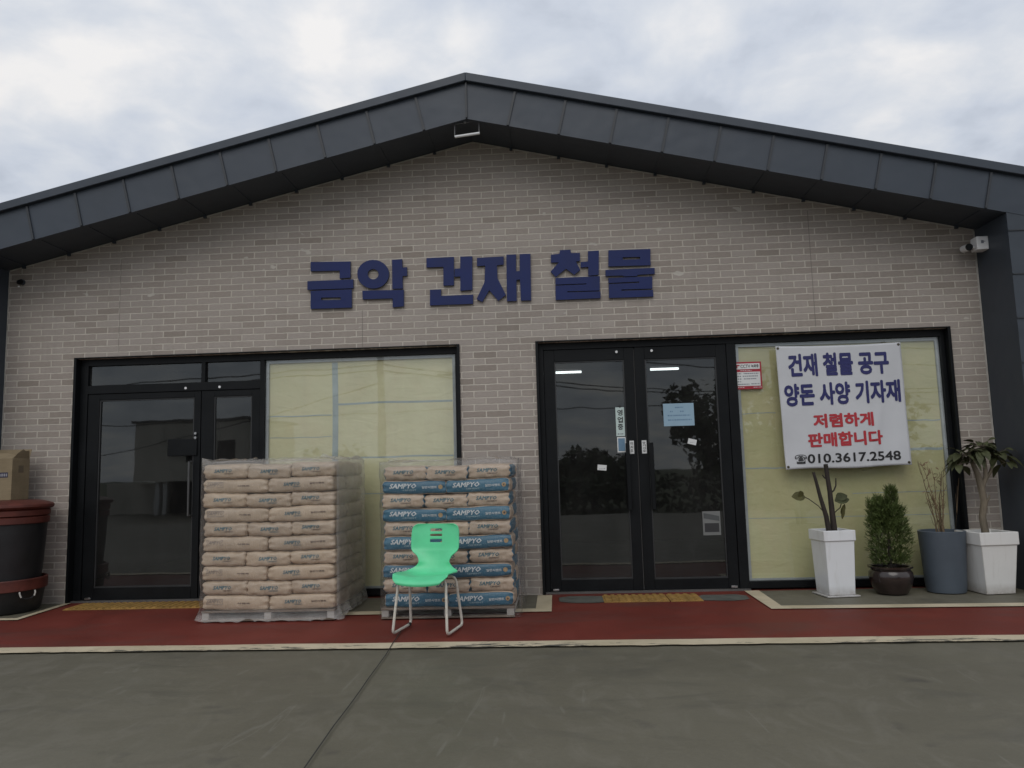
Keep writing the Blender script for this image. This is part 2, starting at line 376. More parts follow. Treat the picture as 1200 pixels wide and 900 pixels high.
MAT['white'] = simple('white_plastic', (0.72, 0.72, 0.72), 0.45, 0.06)
MAT['black'] = simple('black_rubber', (0.014, 0.014, 0.015), 0.5, 0.25, 8)

# ------------------------------------------------------------------ ground
def sheet(name, poly, z, m, kind='structure'): return tag(MB().slab(poly, z).obj(name, m), kind=kind)
def rect(x0, x1, y0, y1): return [(x0, y0), (x1, y0), (x1, y1), (x0, y1)]
MAT['grass'] = simple('rough_grass', (0.050, 0.062, 0.022), 0.9, 0.45, 1.2)
MAT['asphalt'] = simple('asphalt', (0.055, 0.055, 0.056), 0.85, 0.2, 2, 0.3, 80)
mb = MB()
for y0, y1, z0, z1 in ((-13, 400, 0, 0),):
    mb.face([(-400, y0, z0), (400, y0, z0), (400, y1, z1), (-400, y1, z1)])
tag(mb.obj('ground', MAT['concrete']), kind='structure')
mb = MB()
for y0, y1, z0, z1 in ((-17, -13, -1.0, 0), (-700, -17, -1.0, -1.0)):
    mb.face([(-600, y0, z0), (600, y0, z0), (600, y1, z1), (-600, y1, z1)])
bmesh.ops.remove_doubles(mb.bm, verts=mb.bm.verts, dist=1e-4)
tag(mb.obj('field', MAT['grass']), kind='structure')
sheet('road', rect(-600, 600, -27, -19), -0.99, MAT['asphalt'])
sheet('yard', rect(-60, -12, -60, -27.5), -0.985, MAT['concrete'])
for y in (-19.6, -26.4): sheet('road_line', rect(-300, 300, y - 0.07, y + 0.07), -0.982, MAT['white'])

sheet('red_walkway', rect(-9, 9, -2.06, 0.16), 0.004, MAT['red'])
sheet('concrete_strip', [(1.90, 0.0), (1.88, -0.83), (9, -1.05), (9, 0.0)], 0.008, MAT['concrete'])
sheet('concrete_strip', rect(-3.05, -0.22, -0.75, 0.0), 0.008, MAT['concrete'])
sheet('concrete_strip', [(-9, -0.8), (-4.93, -0.8), (-4.99, 0.0), (-9, 0.0)], 0.008, MAT['concrete'])
sheet('concrete_strip', rect(-9, -5.77, 0.0, 0.16), 0.008, MAT['concrete'])
CR = MAT['cream']
sheet('painted_line', [(1.765, 0.0), (1.76, -0.97), (1.88, -0.83), (1.905, 0.0)], 0.012, CR)
sheet('painted_line', [(1.76, -0.97), (9, -1.22), (9, -1.05), (1.88, -0.83)], 0.012, CR)
sheet('painted_line', rect(-0.22, -0.08, -0.915, -0.05), 0.012, CR)
sheet('painted_line', rect(-3.05, -0.22, -0.915, -0.76), 0.012, CR)
sheet('painted_line', [(-4.86, -0.88), (-4.93, -0.79), (-5.0, 0.0), (-4.93, 0.0)], 0.012, CR)
sheet('painted_line', [(-9, -0.88), (-4.86, -0.88), (-4.93, -0.79), (-9, -0.79)], 0.012, CR)
mb = MB(); rng = random.Random(4)
n = 260; top = []; bot = []
for i in range(n + 1):
    x = -9 + 18 * i / n
    wv = noise.noise((x * 1.7, 3, 0)) * 0.012; rg = noise.noise((x * 6, 8, 0)) * 0.014 + noise.noise((x * 17, 1, 0)) * 0.008
    top.append((x, -2.05 - 0.011 * x + wv)); bot.append((x, -2.225 - 0.011 * x + rg))
for i in range(n): mb.face([(*bot[i], 0.012), (*bot[i + 1], 0.012), (*top[i + 1], 0.012), (*top[i], 0.012)])
bmesh.ops.remove_doubles(mb.bm, verts=mb.bm.verts, dist=1e-5)
tag(mb.obj('painted_edge_line', MAT['cream_worn']), kind='structure')
MAT['joint'] = simple('dark_joint', (0.018, 0.017, 0.015), 0.9)
mb = MB(); pts = [(-1.24, -1.55), (-1.20, -2.12)]
for i in range(1, 24):
    t_ = i / 23; pts.append((-1.20 + 0.114 * t_ * 3 + noise.noise((t_ * 9, 0, 5)) * 0.012, -2.12 - 2.23 * t_ * 3))
pts[1] = (-1.205, -2.12)
for (xa, ya), (xb, yb) in zip(pts, pts[1:]):
    w_ = 0.0036
    mb.face([(xa - w_, ya, 0.016), (xb - w_, yb, 0.016), (xb + w_, yb, 0.016), (xa + w_, ya, 0.016)])
bmesh.ops.remove_doubles(mb.bm, verts=mb.bm.verts, dist=1e-5)
tag(mb.obj('expansion_joint', MAT['joint']), kind='structure')
def blob(name, cx, cy, rx, ry, z, m, seed):
    pts = []
    for k in range(48):
        a = 2 * math.pi * k / 48; q = 1 + 0.16 * noise.noise((math.cos(a) * 1.6 + seed, math.sin(a) * 1.6, seed)) + 0.05 * noise.noise((math.cos(a) * 6, math.sin(a) * 6, seed))
        ca, sa = math.cos(a), math.sin(a); ex = math.copysign(abs(ca) ** 0.6, ca); ey = math.copysign(abs(sa) ** 0.6, sa)
        pts.append((cx + rx * ex * q, cy + ry * ey * q))
    sheet(name, pts, z, m)
MAT['worn'] = simple('worn_bare_concrete', (0.085, 0.088, 0.075), 0.8, 0.3, 7)
blob('worn_patch', 0.22, -0.30, 0.24, 0.19, 0.008, MAT['worn'], 3)
blob('worn_patch', 1.49, -0.34, 0.22, 0.17, 0.008, MAT['worn'], 8)

# ------------------------------------------------------------------ the shop building
PX = -0.76; SL = 0.2355
def soff(x): return 4.645 - SL * abs(x - PX)
B = empty('shop_building', 'brick fronted shop with a dark metal gable roof and two glazed openings', 'building', (PX, 0, 0))
mb = MB()
xs = [-5.742, -4.982, -0.945, PX, -0.166, 3.904, 4.230]
openings = ((-4.982, -0.945), (-0.166, 3.904))
def q(x0, x1, z0, z1a, z1b): mb.face([(x0, 0, z0), (x1, 0, z0), (x1, 0, z1b), (x0, 0, z1a)])
for a, b in zip(xs, xs[1:]):
    if not any(o0 <= a and b <= o1 for o0, o1 in openings): q(a, b, 0, 2.5, 2.5)
    q(a, b, 2.5, soff(a) + 0.01, soff(b) + 0.01)
bmesh.ops.remove_doubles(mb.bm, verts=mb.bm.verts, dist=1e-5)
ex = bmesh.ops.extrude_face_region(mb.bm, geom=mb.bm.faces[:])
bmesh.ops.translate(mb.bm, verts=[g for g in ex['geom'] if isinstance(g, bmesh.types.BMVert)], vec=(0, 0.2, 0))
bw = part(mb, 'brick_wall', MAT['brick'], B)
MAT['caulk'] = simple('pale_caulk', (0.42, 0.40, 0.36), 0.7, 0.25, 9)
mb = MB()
for xa, xb in ((-5.735, PX), (PX, 4.215)): mb.prism([(xa, soff(xa) - 0.006), (xb, soff(xb) - 0.006), (xb, soff(xb) + 0.006), (xa, soff(xa) + 0.006)], -0.006, -0.0005)
mb.box(4.214, 4.2295, -0.006, -0.0005, 0.02, soff(4.22) - 0.012); mb.box(-5.7415, -5.735, -0.006, -0.0005, 0.02, soff(-5.74) - 0.012)
keep(mb.obj('edge_trim', MAT['caulk']), bw)

XL, XR = -6.35, 4.83          # outer faces of the side piers
FY = -0.55                     # front plane of the gable frame
def top(x): return 5.015 - SL * abs(x - PX)
sides = ((PX, XL - 0.06), (PX, XR + 0.06))
for x0, x1 in sides:
    mb = MB(); mb.prism([(x0, soff(x0)), (x1, soff(x1)), (x1, top(x1)), (x0, top(x0))], FY, FY + 0.05)
    fp = part(mb, 'fascia', MAT['fascia'], B)
    mb = MB(); sg = 1 if x1 > x0 else -1; d = Vector((sg, 0, -SL)).normalized(); nrm = Vector((SL * sg, 0, 1)).normalized()
    k = 0
    while True:
        bx = PX + sg * (0.42 if sg < 0 else 0.40) + sg * 0.49 * k; k += 1
        if bx < XL + 0.05 or bx > XR - 0.45: break
        p0 = Vector((bx, 0, soff(bx) + 0.004)); p1 = p0 + nrm * ((top(bx) - soff(bx)) * nrm.z - 0.012)
        if sg < 0: p0, p1 = p0 - nrm * 0.0, p1
        w_ = d * 0.011
        keep(MB().prism([((p0 - w_).x, (p0 - w_).z), ((p0 + w_).x, (p0 + w_).z), ((p1 + w_).x, (p1 + w_).z), ((p1 - w_).x, (p1 - w_).z)], FY - 0.014, FY - 0.0005).obj('seam', MAT['seam']), fp)
    if sg < 0: keep(MB().prism([(PX - 0.008, soff(PX) + 0.006), (PX + 0.008, soff(PX) + 0.006), (PX + 0.008, top(PX) - 0.004), (PX - 0.008, top(PX) - 0.004)], FY - 0.019, FY - 0.0008).obj('seam', MAT['seam']), fp)
    # cap flashing along the rake
    mb = MB(); mb.prism([(x0, top(x0) + 0.002), (x1, top(x1) + 0.002), (x1, top(x1) + 0.088), (x0, top(x0) + 0.088)], FY - 0.045, FY + 0.06)
    keep(mb.obj('cap_flashing', MAT['fascia'], bevel=0.006), fp)
    # soffit between the fascia and the wall, with its seams
    xi = x1 - sg * 0.1
    mb = MB(); mb.prism([(x0, soff(x0) + 0.012), (xi, soff(xi) + 0.012), (xi, soff(xi) + 0.05), (x0, soff(x0) + 0.05)], FY + 0.051, 0.0)
    sp = part(mb, 'soffit', MAT['soffit'], B)
    mb = MB(); bx = PX + sg * 0.40
    while XL + 0.65 < bx < XR - 0.65:
        mb = MB()
        mb.prism([(bx - 0.012, soff(bx - 0.012) + 0.005), (bx + 0.012, soff(bx + 0.012) + 0.005), (bx + 0.012, soff(bx + 0.012) + 0.011), (bx - 0.012, soff(bx - 0.012) + 0.011)], FY + 0.06, -0.002)
        mb.prism([(bx - 0.016, soff(bx) - 0.022), (bx + 0.016, soff(bx) - 0.022), (bx + 0.012, soff(bx + 0.012) + 0.0045), (bx - 0.012, soff(bx - 0.012) + 0.0045)], -0.035, -0.009); bx += sg * 0.49
        keep(mb.obj('seam', MAT['soffit']), sp)
    # roof slope running back
    mb = MB(); mb.prism([(x0, top(x0) - 0.02), (x1, top(x1) - 0.02), (x1, top(x1) + 0.075), (x0, top(x0) + 0.075)], FY + 0.062, 9.0)
    part(mb, 'roof', MAT['fascia'], B)
for xi, xo in ((-5.744, XL), (4.232, XR)):
    a, b = min(xi, xo), max(xi, xo)
    mb = MB(); mb.prism([(a, 0), (b, 0), (b, soff(b) - 0.002), (a, soff(a) - 0.002)], FY + 0.003, 8.9)
    pr = part(mb, 'side_pier', MAT['soffit'], B)
    mb = MB(); z = 0.42
    while z < soff(xi) - 0.1:
        keep(MB().box(a + 0.002, b - 0.002, FY - 0.006, FY + 0.0025, z, z + 0.012).obj('seam', MAT['seam']), pr); z += 0.41
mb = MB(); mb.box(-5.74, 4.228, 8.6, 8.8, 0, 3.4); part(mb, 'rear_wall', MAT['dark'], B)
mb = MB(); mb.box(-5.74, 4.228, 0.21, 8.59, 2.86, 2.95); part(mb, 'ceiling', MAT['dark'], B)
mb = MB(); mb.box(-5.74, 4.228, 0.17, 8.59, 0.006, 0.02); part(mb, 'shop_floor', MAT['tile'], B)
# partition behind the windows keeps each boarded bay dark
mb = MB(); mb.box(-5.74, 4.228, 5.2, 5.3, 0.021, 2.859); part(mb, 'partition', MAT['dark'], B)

# frames -------------------------------------------------------------------
GY = 0.10
def frame_boxes(mb, lst, y0=0.065, y1=0.15):
    for x0, x1, z0, z1 in lst: mb.box(x0, x1, y0, y1, z0, z1)
def trim(x0, x1, top_z):
    m_ = MB(); t_ = 0.022
    m_.box(x0 - 0.004, x0 + t_, -0.018, 0.16, 0.0, top_z); m_.box(x1 - t_, x1 + 0.004, -0.018, 0.16, 0.0, top_z); m_.box(x0 - 0.004, x1 + 0.004, -0.018, 0.16, top_z + 0.0005, top_z + 0.012)
    return part(m_, 'opening_trim', MAT['frame'], B, bevel=0.002)
trim(-4.982, -0.945, 2.5); trim(-0.166, 3.904, 2.5)

mb = MB()   # left opening
frame_boxes(mb, [(-4.958, -4.878, 0.022, 2.4995), (-4.878, -0.969, 2.43, 2.4995), (-3.035, -2.988, 0.022, 2.43), (-0.998, -0.969, 0.022, 2.43),
                 (-4.878, -3.035, 2.135, 2.222), (-3.66, -3.618, 2.222, 2.43), (-2.988, -0.998, 0.022, 0.085)])
fr = part(mb, 'window_frame', MAT['frame'], B, bevel=0.002)
for x in (-3.823, -3.462):
    mb = MB(); mb.tube([(x, 0.062, 2.165), (x, 0.0649, 2.165)], 0.013, 16); keep(mb.obj('cap', MAT['white']), fr)
for x0, x1 in ((-4.877, -3.661), (-3.617, -3.036)):
    mb = MB(); mb.face([(x0, GY, 2.223), (x1, GY, 2.223), (x1, GY, 2.429), (x0, GY, 2.429)]); part(mb, 'transom_pane', MAT['glass_transom'] if 'glass_transom' in MAT else MAT['glass'], B)
mb = MB()   # right opening
frame_boxes(mb, [(-0.143, -0.095, 0.022, 2.4995), (-0.095, 3.880, 2.43, 2.4995), (1.745, 1.838, 0.022, 2.43), (3.838, 3.880, 0.022, 2.43), (1.838, 3.838, 0.022, 0.088)])
fr2 = part(mb, 'door_frame', MAT['frame'], B, bevel=0.002)
for x in (0.647, 1.0):
    mb = MB(); mb.tube([(x, 0.0545, 2.385), (x, 0.0645, 2.385)], 0.013, 16); keep(mb.obj('cap', MAT['white']), fr2)

def leaf(x0, x1, z0, z1, gx0, gx1, gz0, gz1, handle=None, label=None):
    m_ = MB()
    for a in ((x0, gx0, z0, z1), (gx1, x1, z0, z1), (gx0, gx1, gz1, z1), (gx0, gx1, z0, gz0)): m_.box(a[0], a[1], 0.075, 0.125, a[2], a[3])
    d_ = part(m_, 'door', MAT['frame'], B, bevel=0.003)
    m_ = MB(); m_.face([(gx0, GY, gz0), (gx1, GY, gz0), (gx1, GY, gz1), (gx0, GY, gz1)])
    keep(m_.obj('pane', MAT['glass']), d_)
    m_ = MB()                        # thin glazing bead
    for a in ((gx0, gx0 + 0.012, gz0, gz1), (gx1 - 0.012, gx1, gz0, gz1), (gx0 + 0.012, gx1 - 0.012, gz1 - 0.012, gz1), (gx0 + 0.012, gx1 - 0.012, gz0, gz0 + 0.012)): m_.box(a[0], a[1], 0.085, 0.0995, a[2], a[3])
    keep(m_.obj('glazing_rim', MAT['bead']), d_)
    return d_
MAT['bead'] = simple('dark_glazing_bead', (0.03, 0.031, 0.032), 0.4)
d1 = leaf(-4.874, -3.664, 0.024, 2.132, -4.752, -3.733, 0.145, 2.068)
d2 = leaf(-3.656, -3.038, 0.024, 2.132, -3.525, -3.122, 0.145, 2.068)
mb = MB(); mb.box(-4.0, -3.69, 0.058, 0.0745, 1.462, 1.637); keep(mb.obj('lock_plate', MAT['frame'], bevel=0.004), d1)
mb = MB(); mb.tube([(-3.755, 0.0745, 1.40), (-3.755, 0.03, 1.40), (-3.755, 0.03, 0.85), (-3.755, 0.0745, 0.85)], 0.011, 10); keep(mb.obj('handle', simple('dull_handle_bar', (0.12, 0.12, 0.12), 0.35, metal=0.6), smooth=True), d1)
for z in (1.69, 1.645):
    mb = MB(); mb.tube([(-3.705, 0.05, z), (-3.705, 0.0745, z)], 0.013, 14); keep(mb.obj('keyhole', MAT['steel']), d1)
mb = MB(); mb.tube([(-3.49, 0.0745, 1.33), (-3.49, 0.03, 1.33), (-3.49, 0.03, 0.85), (-3.49, 0.0745, 0.85)], 0.011, 10); keep(mb.obj('handle', MAT['frame'], smooth=True), d2)
d3 = leaf(-0.092, 0.8155, 0.024, 2.427, 0.015, 0.719, 0.135, 2.306)
d4 = leaf(0.8255, 1.742, 0.024, 2.427, 0.928, 1.640, 0.125, 2.303)
for x, d_ in ((0.715, d3), (0.950, d4)):
    mb = MB(); mb.box(x - 0.02, x + 0.02, 0.02, 0.045, 0.80, 1.46); mb.box(x - 0.015, x + 0.015, 0.0455, 0.0745, 0.86, 0.89); mb.box(x - 0.015, x + 0.015, 0.0455, 0.0745, 1.37, 1.40)
    keep(mb.obj('handle', MAT['frame'], bevel=0.004), d_)
mb = MB(); mb.box(0.8160, 0.8250, 0.095, 0.12, 0.024, 2.42); keep(mb.obj('brush_seal', MAT['gasket_dark'] if 'gasket_dark' in MAT else simple('grey_brush_seal', (0.10, 0.10, 0.10), 0.8)), d3)
for x, d_ in ((-4.80, d1), (-0.04, d3), (1.69, d4)):
    mb = MB(); mb.box(x - 0.03, x + 0.03, 0.055, 0.0745, 0.030, 0.05); keep(mb.obj('pivot_hinge', MAT['steel'], bevel=0.002), d_)
mb = MB(); mb.box(-4.96, -3.04, 0.03, 0.16, 0.0045, 0.0215); part(mb, 'threshold', MAT['sill'] if 'sill' in MAT else simple('dull_steel_threshold', (0.10, 0.095, 0.09), 0.5), B)
mb = MB(); mb.box(-0.14, 1.84, 0.03, 0.16, 0.0045, 0.0215); part(mb, 'threshold', bpy.data.materials['dull_steel_threshold'], B)

def window(x0, x1, z0, z1, tapes, bm_='board'):
    m_ = MB(); g = 0.032
    for a in ((x0, x0 + g, z0, z1), (x1 - g, x1, z0, z1), (x0 + g, x1 - g, z1 - g, z1), (x0 + g, x1 - g, z0, z0 + g * 0.6)): m_.box(a[0], a[1], 0.103, 0.124, a[2], a[3])
    w_ = part(m_, 'window', MAT['gasket'], B)
    m_ = MB(); m_.face([(x0, GY, z0), (x1, GY, z0), (x1, GY, z1), (x0, GY, z1)]); keep(m_.obj('pane', MAT['window_glass']), w_)
    m_ = MB(); m_.box(x0, x1, 0.126, 0.136, z0, z1); keep(m_.obj('backing_board', MAT[bm_]), w_)
    for a in tapes:
        m_ = MB(); n_ = 14; xa, xb, za, zb = a; hor = (xb - xa) > (zb - za)
        for i in range(n_):
            t0, t1 = i / n_, (i + 1) / n_; wob = lambda t: 0.010 * noise.noise((t * 3 + xa * 7, za * 5, 1))
            if hor: m_.face([(xa + (xb - xa) * t0, 0.1245, za + wob(t0)), (xa + (xb - xa) * t1, 0.1245, za + wob(t1)), (xa + (xb - xa) * t1, 0.1245, zb + wob(t1)), (xa + (xb - xa) * t0, 0.1245, zb + wob(t0))])
            else: m_.face([(xa + wob(t0), 0.1245, za + (zb - za) * t0), (xb + wob(t0), 0.1245, za + (zb - za) * t0), (xb + wob(t1), 0.1245, za + (zb - za) * t1), (xa + wob(t1), 0.1245, za + (zb - za) * t1)])
        bmesh.ops.remove_doubles(m_.bm, verts=m_.bm.verts, dist=1e-5)
        keep(m_.obj('tape', MAT['tape']), w_)
    return w_
window(-2.986, -1.0, 0.087, 2.428, [(-2.295, -2.235, 0.11, 2.39), (-2.95, -2.30, 1.835, 1.846), (-2.23, -1.04, 1.945, 1.965), (-2.22, -1.04, 1.385, 1.402), (-2.95, -2.30, 1.615, 1.622), (-2.2, -1.04, 1.02, 1.03)])
window(1.84, 3.836, 0.09, 2.428, [(3.43, 3.80, 1.60, 1.612), (3.43, 3.80, 1.31, 1.335), (1.88, 2.21, 1.72, 1.727), (1.88, 2.26, 1.17, 1.182), (1.88, 3.8, 0.68, 0.686), (2.9, 3.8, 0.905, 0.912)], 'board_dull')

# lamps inside the shop
t_ = MT('lit_tube'); t_.b.inputs['Emission Color'].default_value = (0.95, 1, 1, 1); t_.b.inputs['Emission Strength'].default_value = 5.0
for x0, x1, lb in ((-0.02, 0.395, 'lit fluorescent tube nearest the boarded window bay'), (1.35, 1.74, 'lit fluorescent tube seen through the door leaf with the pale blue notice')):
    f = empty('tube_lamp', 'lit tube lamp seen through the glass door leaf with the ' + ('open-for-business strip' if x0 < 1 else 'pale blue notice'), 'ceiling lamp', ((x0 + x1) / 2, 3.0, 2.56), group='lit tube lamps inside the shop')
    mb = MB(); mb.tube([(x0, 3.0, 2.565), (x1, 3.0, 2.565)], 0.016, 12); part(mb, 'tube', t_.m, f)
    mb = MB(); mb.box(x0, x1, 2.97, 3.03, 2.60, 2.63); xm = (x0 + x1) / 2; mb.box(xm - 0.004, xm + 0.004, 2.996, 3.004, 2.631, 2.858); part(mb, 'fitting', MAT['dark'], f)

LETTERS = [
   [[(-2.474,3.427),(-2.054,3.416),(-2.055,3.243),(-2.168,3.241),(-2.168,3.322),(-2.474,3.329)],[(-2.507,3.225),(-2.025,3.225),(-2.025,3.131),(-2.507,3.134)],[(-2.473,3.121),(-2.042,3.12),(-2.042,3.038),(-2.473,3.048)],[(-2.473,3.048),(-2.362,3.046),(-2.362,3.017),(-2.473,3.022)],[(-2.159,3.041),(-2.042,3.038),(-2.042,3.011),(-2.159,3.012)],[(-2.473,3.022),(-2.042,3.011),(-2.042,2.928),(-2.473,2.931)]] ,
   [[(-1.652,3.264),(-1.655,3.297),(-1.763,3.28),(-1.761,3.268)],[(-1.655,3.297),(-1.667,3.33),(-1.767,3.292),(-1.763,3.28)],[(-1.667,3.33),(-1.687,3.36),(-1.773,3.302),(-1.767,3.292)],[(-1.687,3.36),(-1.713,3.385),(-1.782,3.311),(-1.773,3.302)],[(-1.713,3.385),(-1.745,3.404),(-1.793,3.318),(-1.782,3.311)],[(-1.745,3.404),(-1.78,3.417),(-1.805,3.323),(-1.793,3.318)],[(-1.78,3.417),(-1.817,3.422),(-1.817,3.325),(-1.805,3.323)],[(-1.817,3.422),(-1.854,3.42),(-1.83,3.324),(-1.817,3.325)],[(-1.854,3.42),(-1.889,3.41),(-1.842,3.32),(-1.83,3.324)],[(-1.889,3.41),(-1.921,3.394),(-1.853,3.314),(-1.842,3.32)],[(-1.921,3.394),(-1.948,3.371),(-1.862,3.306),(-1.853,3.314)],[(-1.948,3.371),(-1.968,3.343),(-1.869,3.296),(-1.862,3.306)],[(-1.968,3.343),(-1.98,3.311),(-1.873,3.285),(-1.869,3.296)],[(-1.98,3.311),(-1.984,3.278),(-1.874,3.273),(-1.873,3.285)],[(-1.984,3.278),(-1.98,3.244),(-1.873,3.261),(-1.874,3.273)],[(-1.98,3.244),(-1.968,3.211),(-1.869,3.249),(-1.873,3.261)],[(-1.968,3.211),(-1.949,3.182),(-1.862,3.239),(-1.869,3.249)],[(-1.949,3.182),(-1.922,3.157),(-1.853,3.23),(-1.862,3.239)],[(-1.922,3.157),(-1.891,3.137),(-1.843,3.223),(-1.853,3.23)],[(-1.891,3.137),(-1.856,3.125),(-1.831,3.219),(-1.843,3.223)],[(-1.856,3.125),(-1.819,3.119),(-1.818,3.217),(-1.831,3.219)],[(-1.819,3.119),(-1.782,3.122),(-1.806,3.218),(-1.818,3.217)],[(-1.782,3.122),(-1.747,3.131),(-1.794,3.221),(-1.806,3.218)],[(-1.747,3.131),(-1.715,3.148),(-1.783,3.227),(-1.794,3.221)],[(-1.715,3.148),(-1.689,3.171),(-1.774,3.235),(-1.783,3.227)],[(-1.689,3.171),(-1.669,3.199),(-1.767,3.245),(-1.774,3.235)],[(-1.669,3.199),(-1.656,3.23),(-1.763,3.256),(-1.767,3.245)],[(-1.656,3.23),(-1.652,3.264),(-1.761,3.268),(-1.763,3.256)],[(-1.62,3.414),(-1.514,3.416),(-1.511,3.328),(-1.465,3.33),(-1.463,3.239),(-1.512,3.238),(-1.511,3.107),(-1.62,3.108)],[(-1.932,3.101),(-1.501,3.093),(-1.503,2.92),(-1.618,2.914),(-1.617,3.008),(-1.929,3.01)]] ,
   [[(-1.262,3.417),(-0.977,3.417),(-0.983,3.119),(-1.091,3.12),(-1.088,3.317),(-1.263,3.318)],[(-0.973,3.292),(-0.914,3.293),(-0.911,3.417),(-0.786,3.415),(-0.794,3.064),(-0.918,3.059),(-0.915,3.209),(-0.975,3.208)],[(-1.23,3.082),(-1.115,3.084),(-1.116,3.014),(-0.788,3.014),(-0.79,2.918),(-1.233,2.919)]] ,
   [[(-0.74,3.396),(-0.465,3.401),(-0.467,3.314),(-0.536,3.31),(-0.533,3.173),(-0.452,2.997),(-0.532,2.938),(-0.621,3.054),(-0.695,2.934),(-0.753,2.966),(-0.668,3.139),(-0.657,3.312),(-0.742,3.309)],[(-0.438,3.417),(-0.337,3.416),(-0.342,3.239),(-0.306,3.241),(-0.301,3.417),(-0.19,3.416),(-0.198,2.931),(-0.301,2.932),(-0.305,3.151),(-0.341,3.149),(-0.344,2.93),(-0.444,2.931)]] ,
   [[(0.111,3.44),(0.221,3.442),(0.223,3.405),(0.314,3.404),(0.311,3.318),(0.269,3.316),(0.311,3.225),(0.248,3.177),(0.166,3.244),(0.059,3.162),(0.009,3.221),(0.097,3.313),(0.016,3.314),(0.018,3.397),(0.106,3.403)],[(0.317,3.307),(0.392,3.311),(0.396,3.417),(0.506,3.419),(0.496,3.167),(0.389,3.162),(0.393,3.254),(0.315,3.251)],[(0.056,3.152),(0.505,3.153),(0.501,3.064),(0.499,3.005),(0.17,3.009),(0.17,2.999),(0.505,2.995),(0.505,2.926),(0.051,2.924),(0.053,3.073),(0.366,3.073),(0.367,3.083),(0.053,3.083)]] ,
   [[(0.603,3.418),(1.027,3.413),(1.023,3.333),(0.599,3.342)],[(0.599,3.342),(0.744,3.338),(0.743,3.312),(0.598,3.315)],[(0.918,3.335),(1.023,3.333),(1.022,3.31),(0.917,3.311)],[(0.598,3.315),(1.022,3.31),(1.022,3.244),(0.596,3.249)],[(0.565,3.214),(1.06,3.216),(1.057,3.153),(0.884,3.151),(0.883,3.138),(0.742,3.14),(0.743,3.15),(0.563,3.151)],[(0.591,3.13),(1.033,3.128),(1.03,3.069),(1.027,3.003),(0.717,3.006),(0.717,2.993),(1.033,2.99),(1.033,2.921),(0.589,2.923),(0.591,3.067),(0.899,3.068),(0.9,3.081),(0.589,3.077)]] ,
]

# ------------------------------------------------------------------ shop sign: six solid letters on the brick
MAT['navy'] = simple('navy_acrylic', (0.009, 0.019, 0.100), 0.5, 0.12, 3, spec=0.3); MAT['navy_side'] = simple('dark_letter_return', (0.035, 0.035, 0.045), 0.5)
S = empty('shop_sign', 'navy blue Korean shop lettering mounted on the brick gable', 'sign', (-0.73, 0, 2.92))
for polys in LETTERS:
    mb = MB()
    for p in polys:
        mb.mi = 0; mb.prism(p, -0.030, -0.008)
    for f in mb.bm.faces:
        f.normal_update()
    bmesh.ops.recalc_face_normals(mb.bm, faces=mb.bm.faces)
    for f in mb.bm.faces:
        if abs(f.normal.y) < 0.5: f.material_index = 1
    for p in polys[:1]:
        cx = sum(a for a, b in p) / len(p); cz = sum(b for a, b in p) / len(p)
    part(mb, 'letter', [MAT['navy'], MAT['navy_side']], S)

# ------------------------------------------------------------------ banner
def flatcol(name, c, rough=0.6): return simple(name, c, rough, 0.08, 5)
MAT['vinyl'] = simple('white_banner_vinyl', (0.55, 0.56, 0.58), 0.45, 0.05, 2)
MAT['ink_blue'] = flatcol('navy_ink', (0.018, 0.020, 0.115)); MAT['ink_red'] = flatcol('red_ink', (0.42, 0.025, 0.035)); MAT['ink_black'] = flatcol('black_ink', (0.012, 0.012, 0.013))
BC = [(2.208, 2.373), (3.419, 2.372), (3.424, 1.168), (2.231, 1.155)]     # tl tr br bl
def ban(u, v):
    x = (BC[3][0] * (1 - u) + BC[2][0] * u) * (1 - v) + (BC[0][0] * (1 - u) + BC[1][0] * u) * v
    z = (BC[3][1] * (1 - u) + BC[2][1] * u) * (1 - v) + (BC[0][1] * (1 - u) + BC[1][1] * u) * v
    edge = 4 * u * (1 - u)
    z += -0.012 * edge * v ** 3 + 0.010 * math.sin(u * 9) * (1 - v) ** 4 * 0.6
    y = -0.014 - 0.012 * math.sin(3.1 * u + 2.2 * v) * (0.3 + 0.7 * edge) - 0.010 * noise.noise((u * 4, v * 3.2, 2)) - 0.010 * max(0, (1 - v) ** 4) * (0.5 + 0.5 * math.sin(u * 13 + 1))
    y -= 0.006 * math.exp(-((u - 0.93 + 0.25 * (1 - v)) / 0.03) ** 2) * (1 - v) * 1.2
    return (x, y, z)
def ban_xz(x, z):
    u, v = (x - 2.22) / 1.2, (z - 1.16) / 1.21
    for _ in range(6):
        p = ban(u, v); u += (x - p[0]) / 1.2; v += (z - p[2]) / 1.21
    return ban(u, v)
BN = empty('hanging_banner', 'white vinyl banner with blue and red Korean lettering and a phone number', 'banner', (2.82, 0, 1.16))
mb = MB(); nu, nv = 60, 60
g = [[mb.bm.verts.new(ban(i / nu, j / nv)) for i in range(nu + 1)] for j in range(nv + 1)]
for j in range(nv):
    for i in range(nu): mb.bm.faces.new((g[j][i], g[j][i + 1], g[j + 1][i + 1], g[j + 1][i]))
o = part(mb, 'banner_sheet', MAT['vinyl'], BN, smooth=True, angle=180)
sd_ = o.modifiers.new('thick', 'SOLIDIFY'); sd_.thickness = 0.0012; sd_.offset = 1
def ban_text(body, x0, x1, z0, z1, m, bold, dz=0.0):
    m_ = MB()
    def pl(u, v, k):
        p = ban_xz(x0 + (x1 - x0) * u, z0 + dz * u + (z1 - z0) * v); return (p[0], p[1] - 0.0035 - 0.00025 * k, p[2])
    add_text(m_, body, pl, bold)
    return part(m_, 'lettering', m, BN)
ban_text('건재 철물 공구', 2.318, 3.292, 2.058, 2.290, MAT['ink_blue'], 0.042, 0.006)
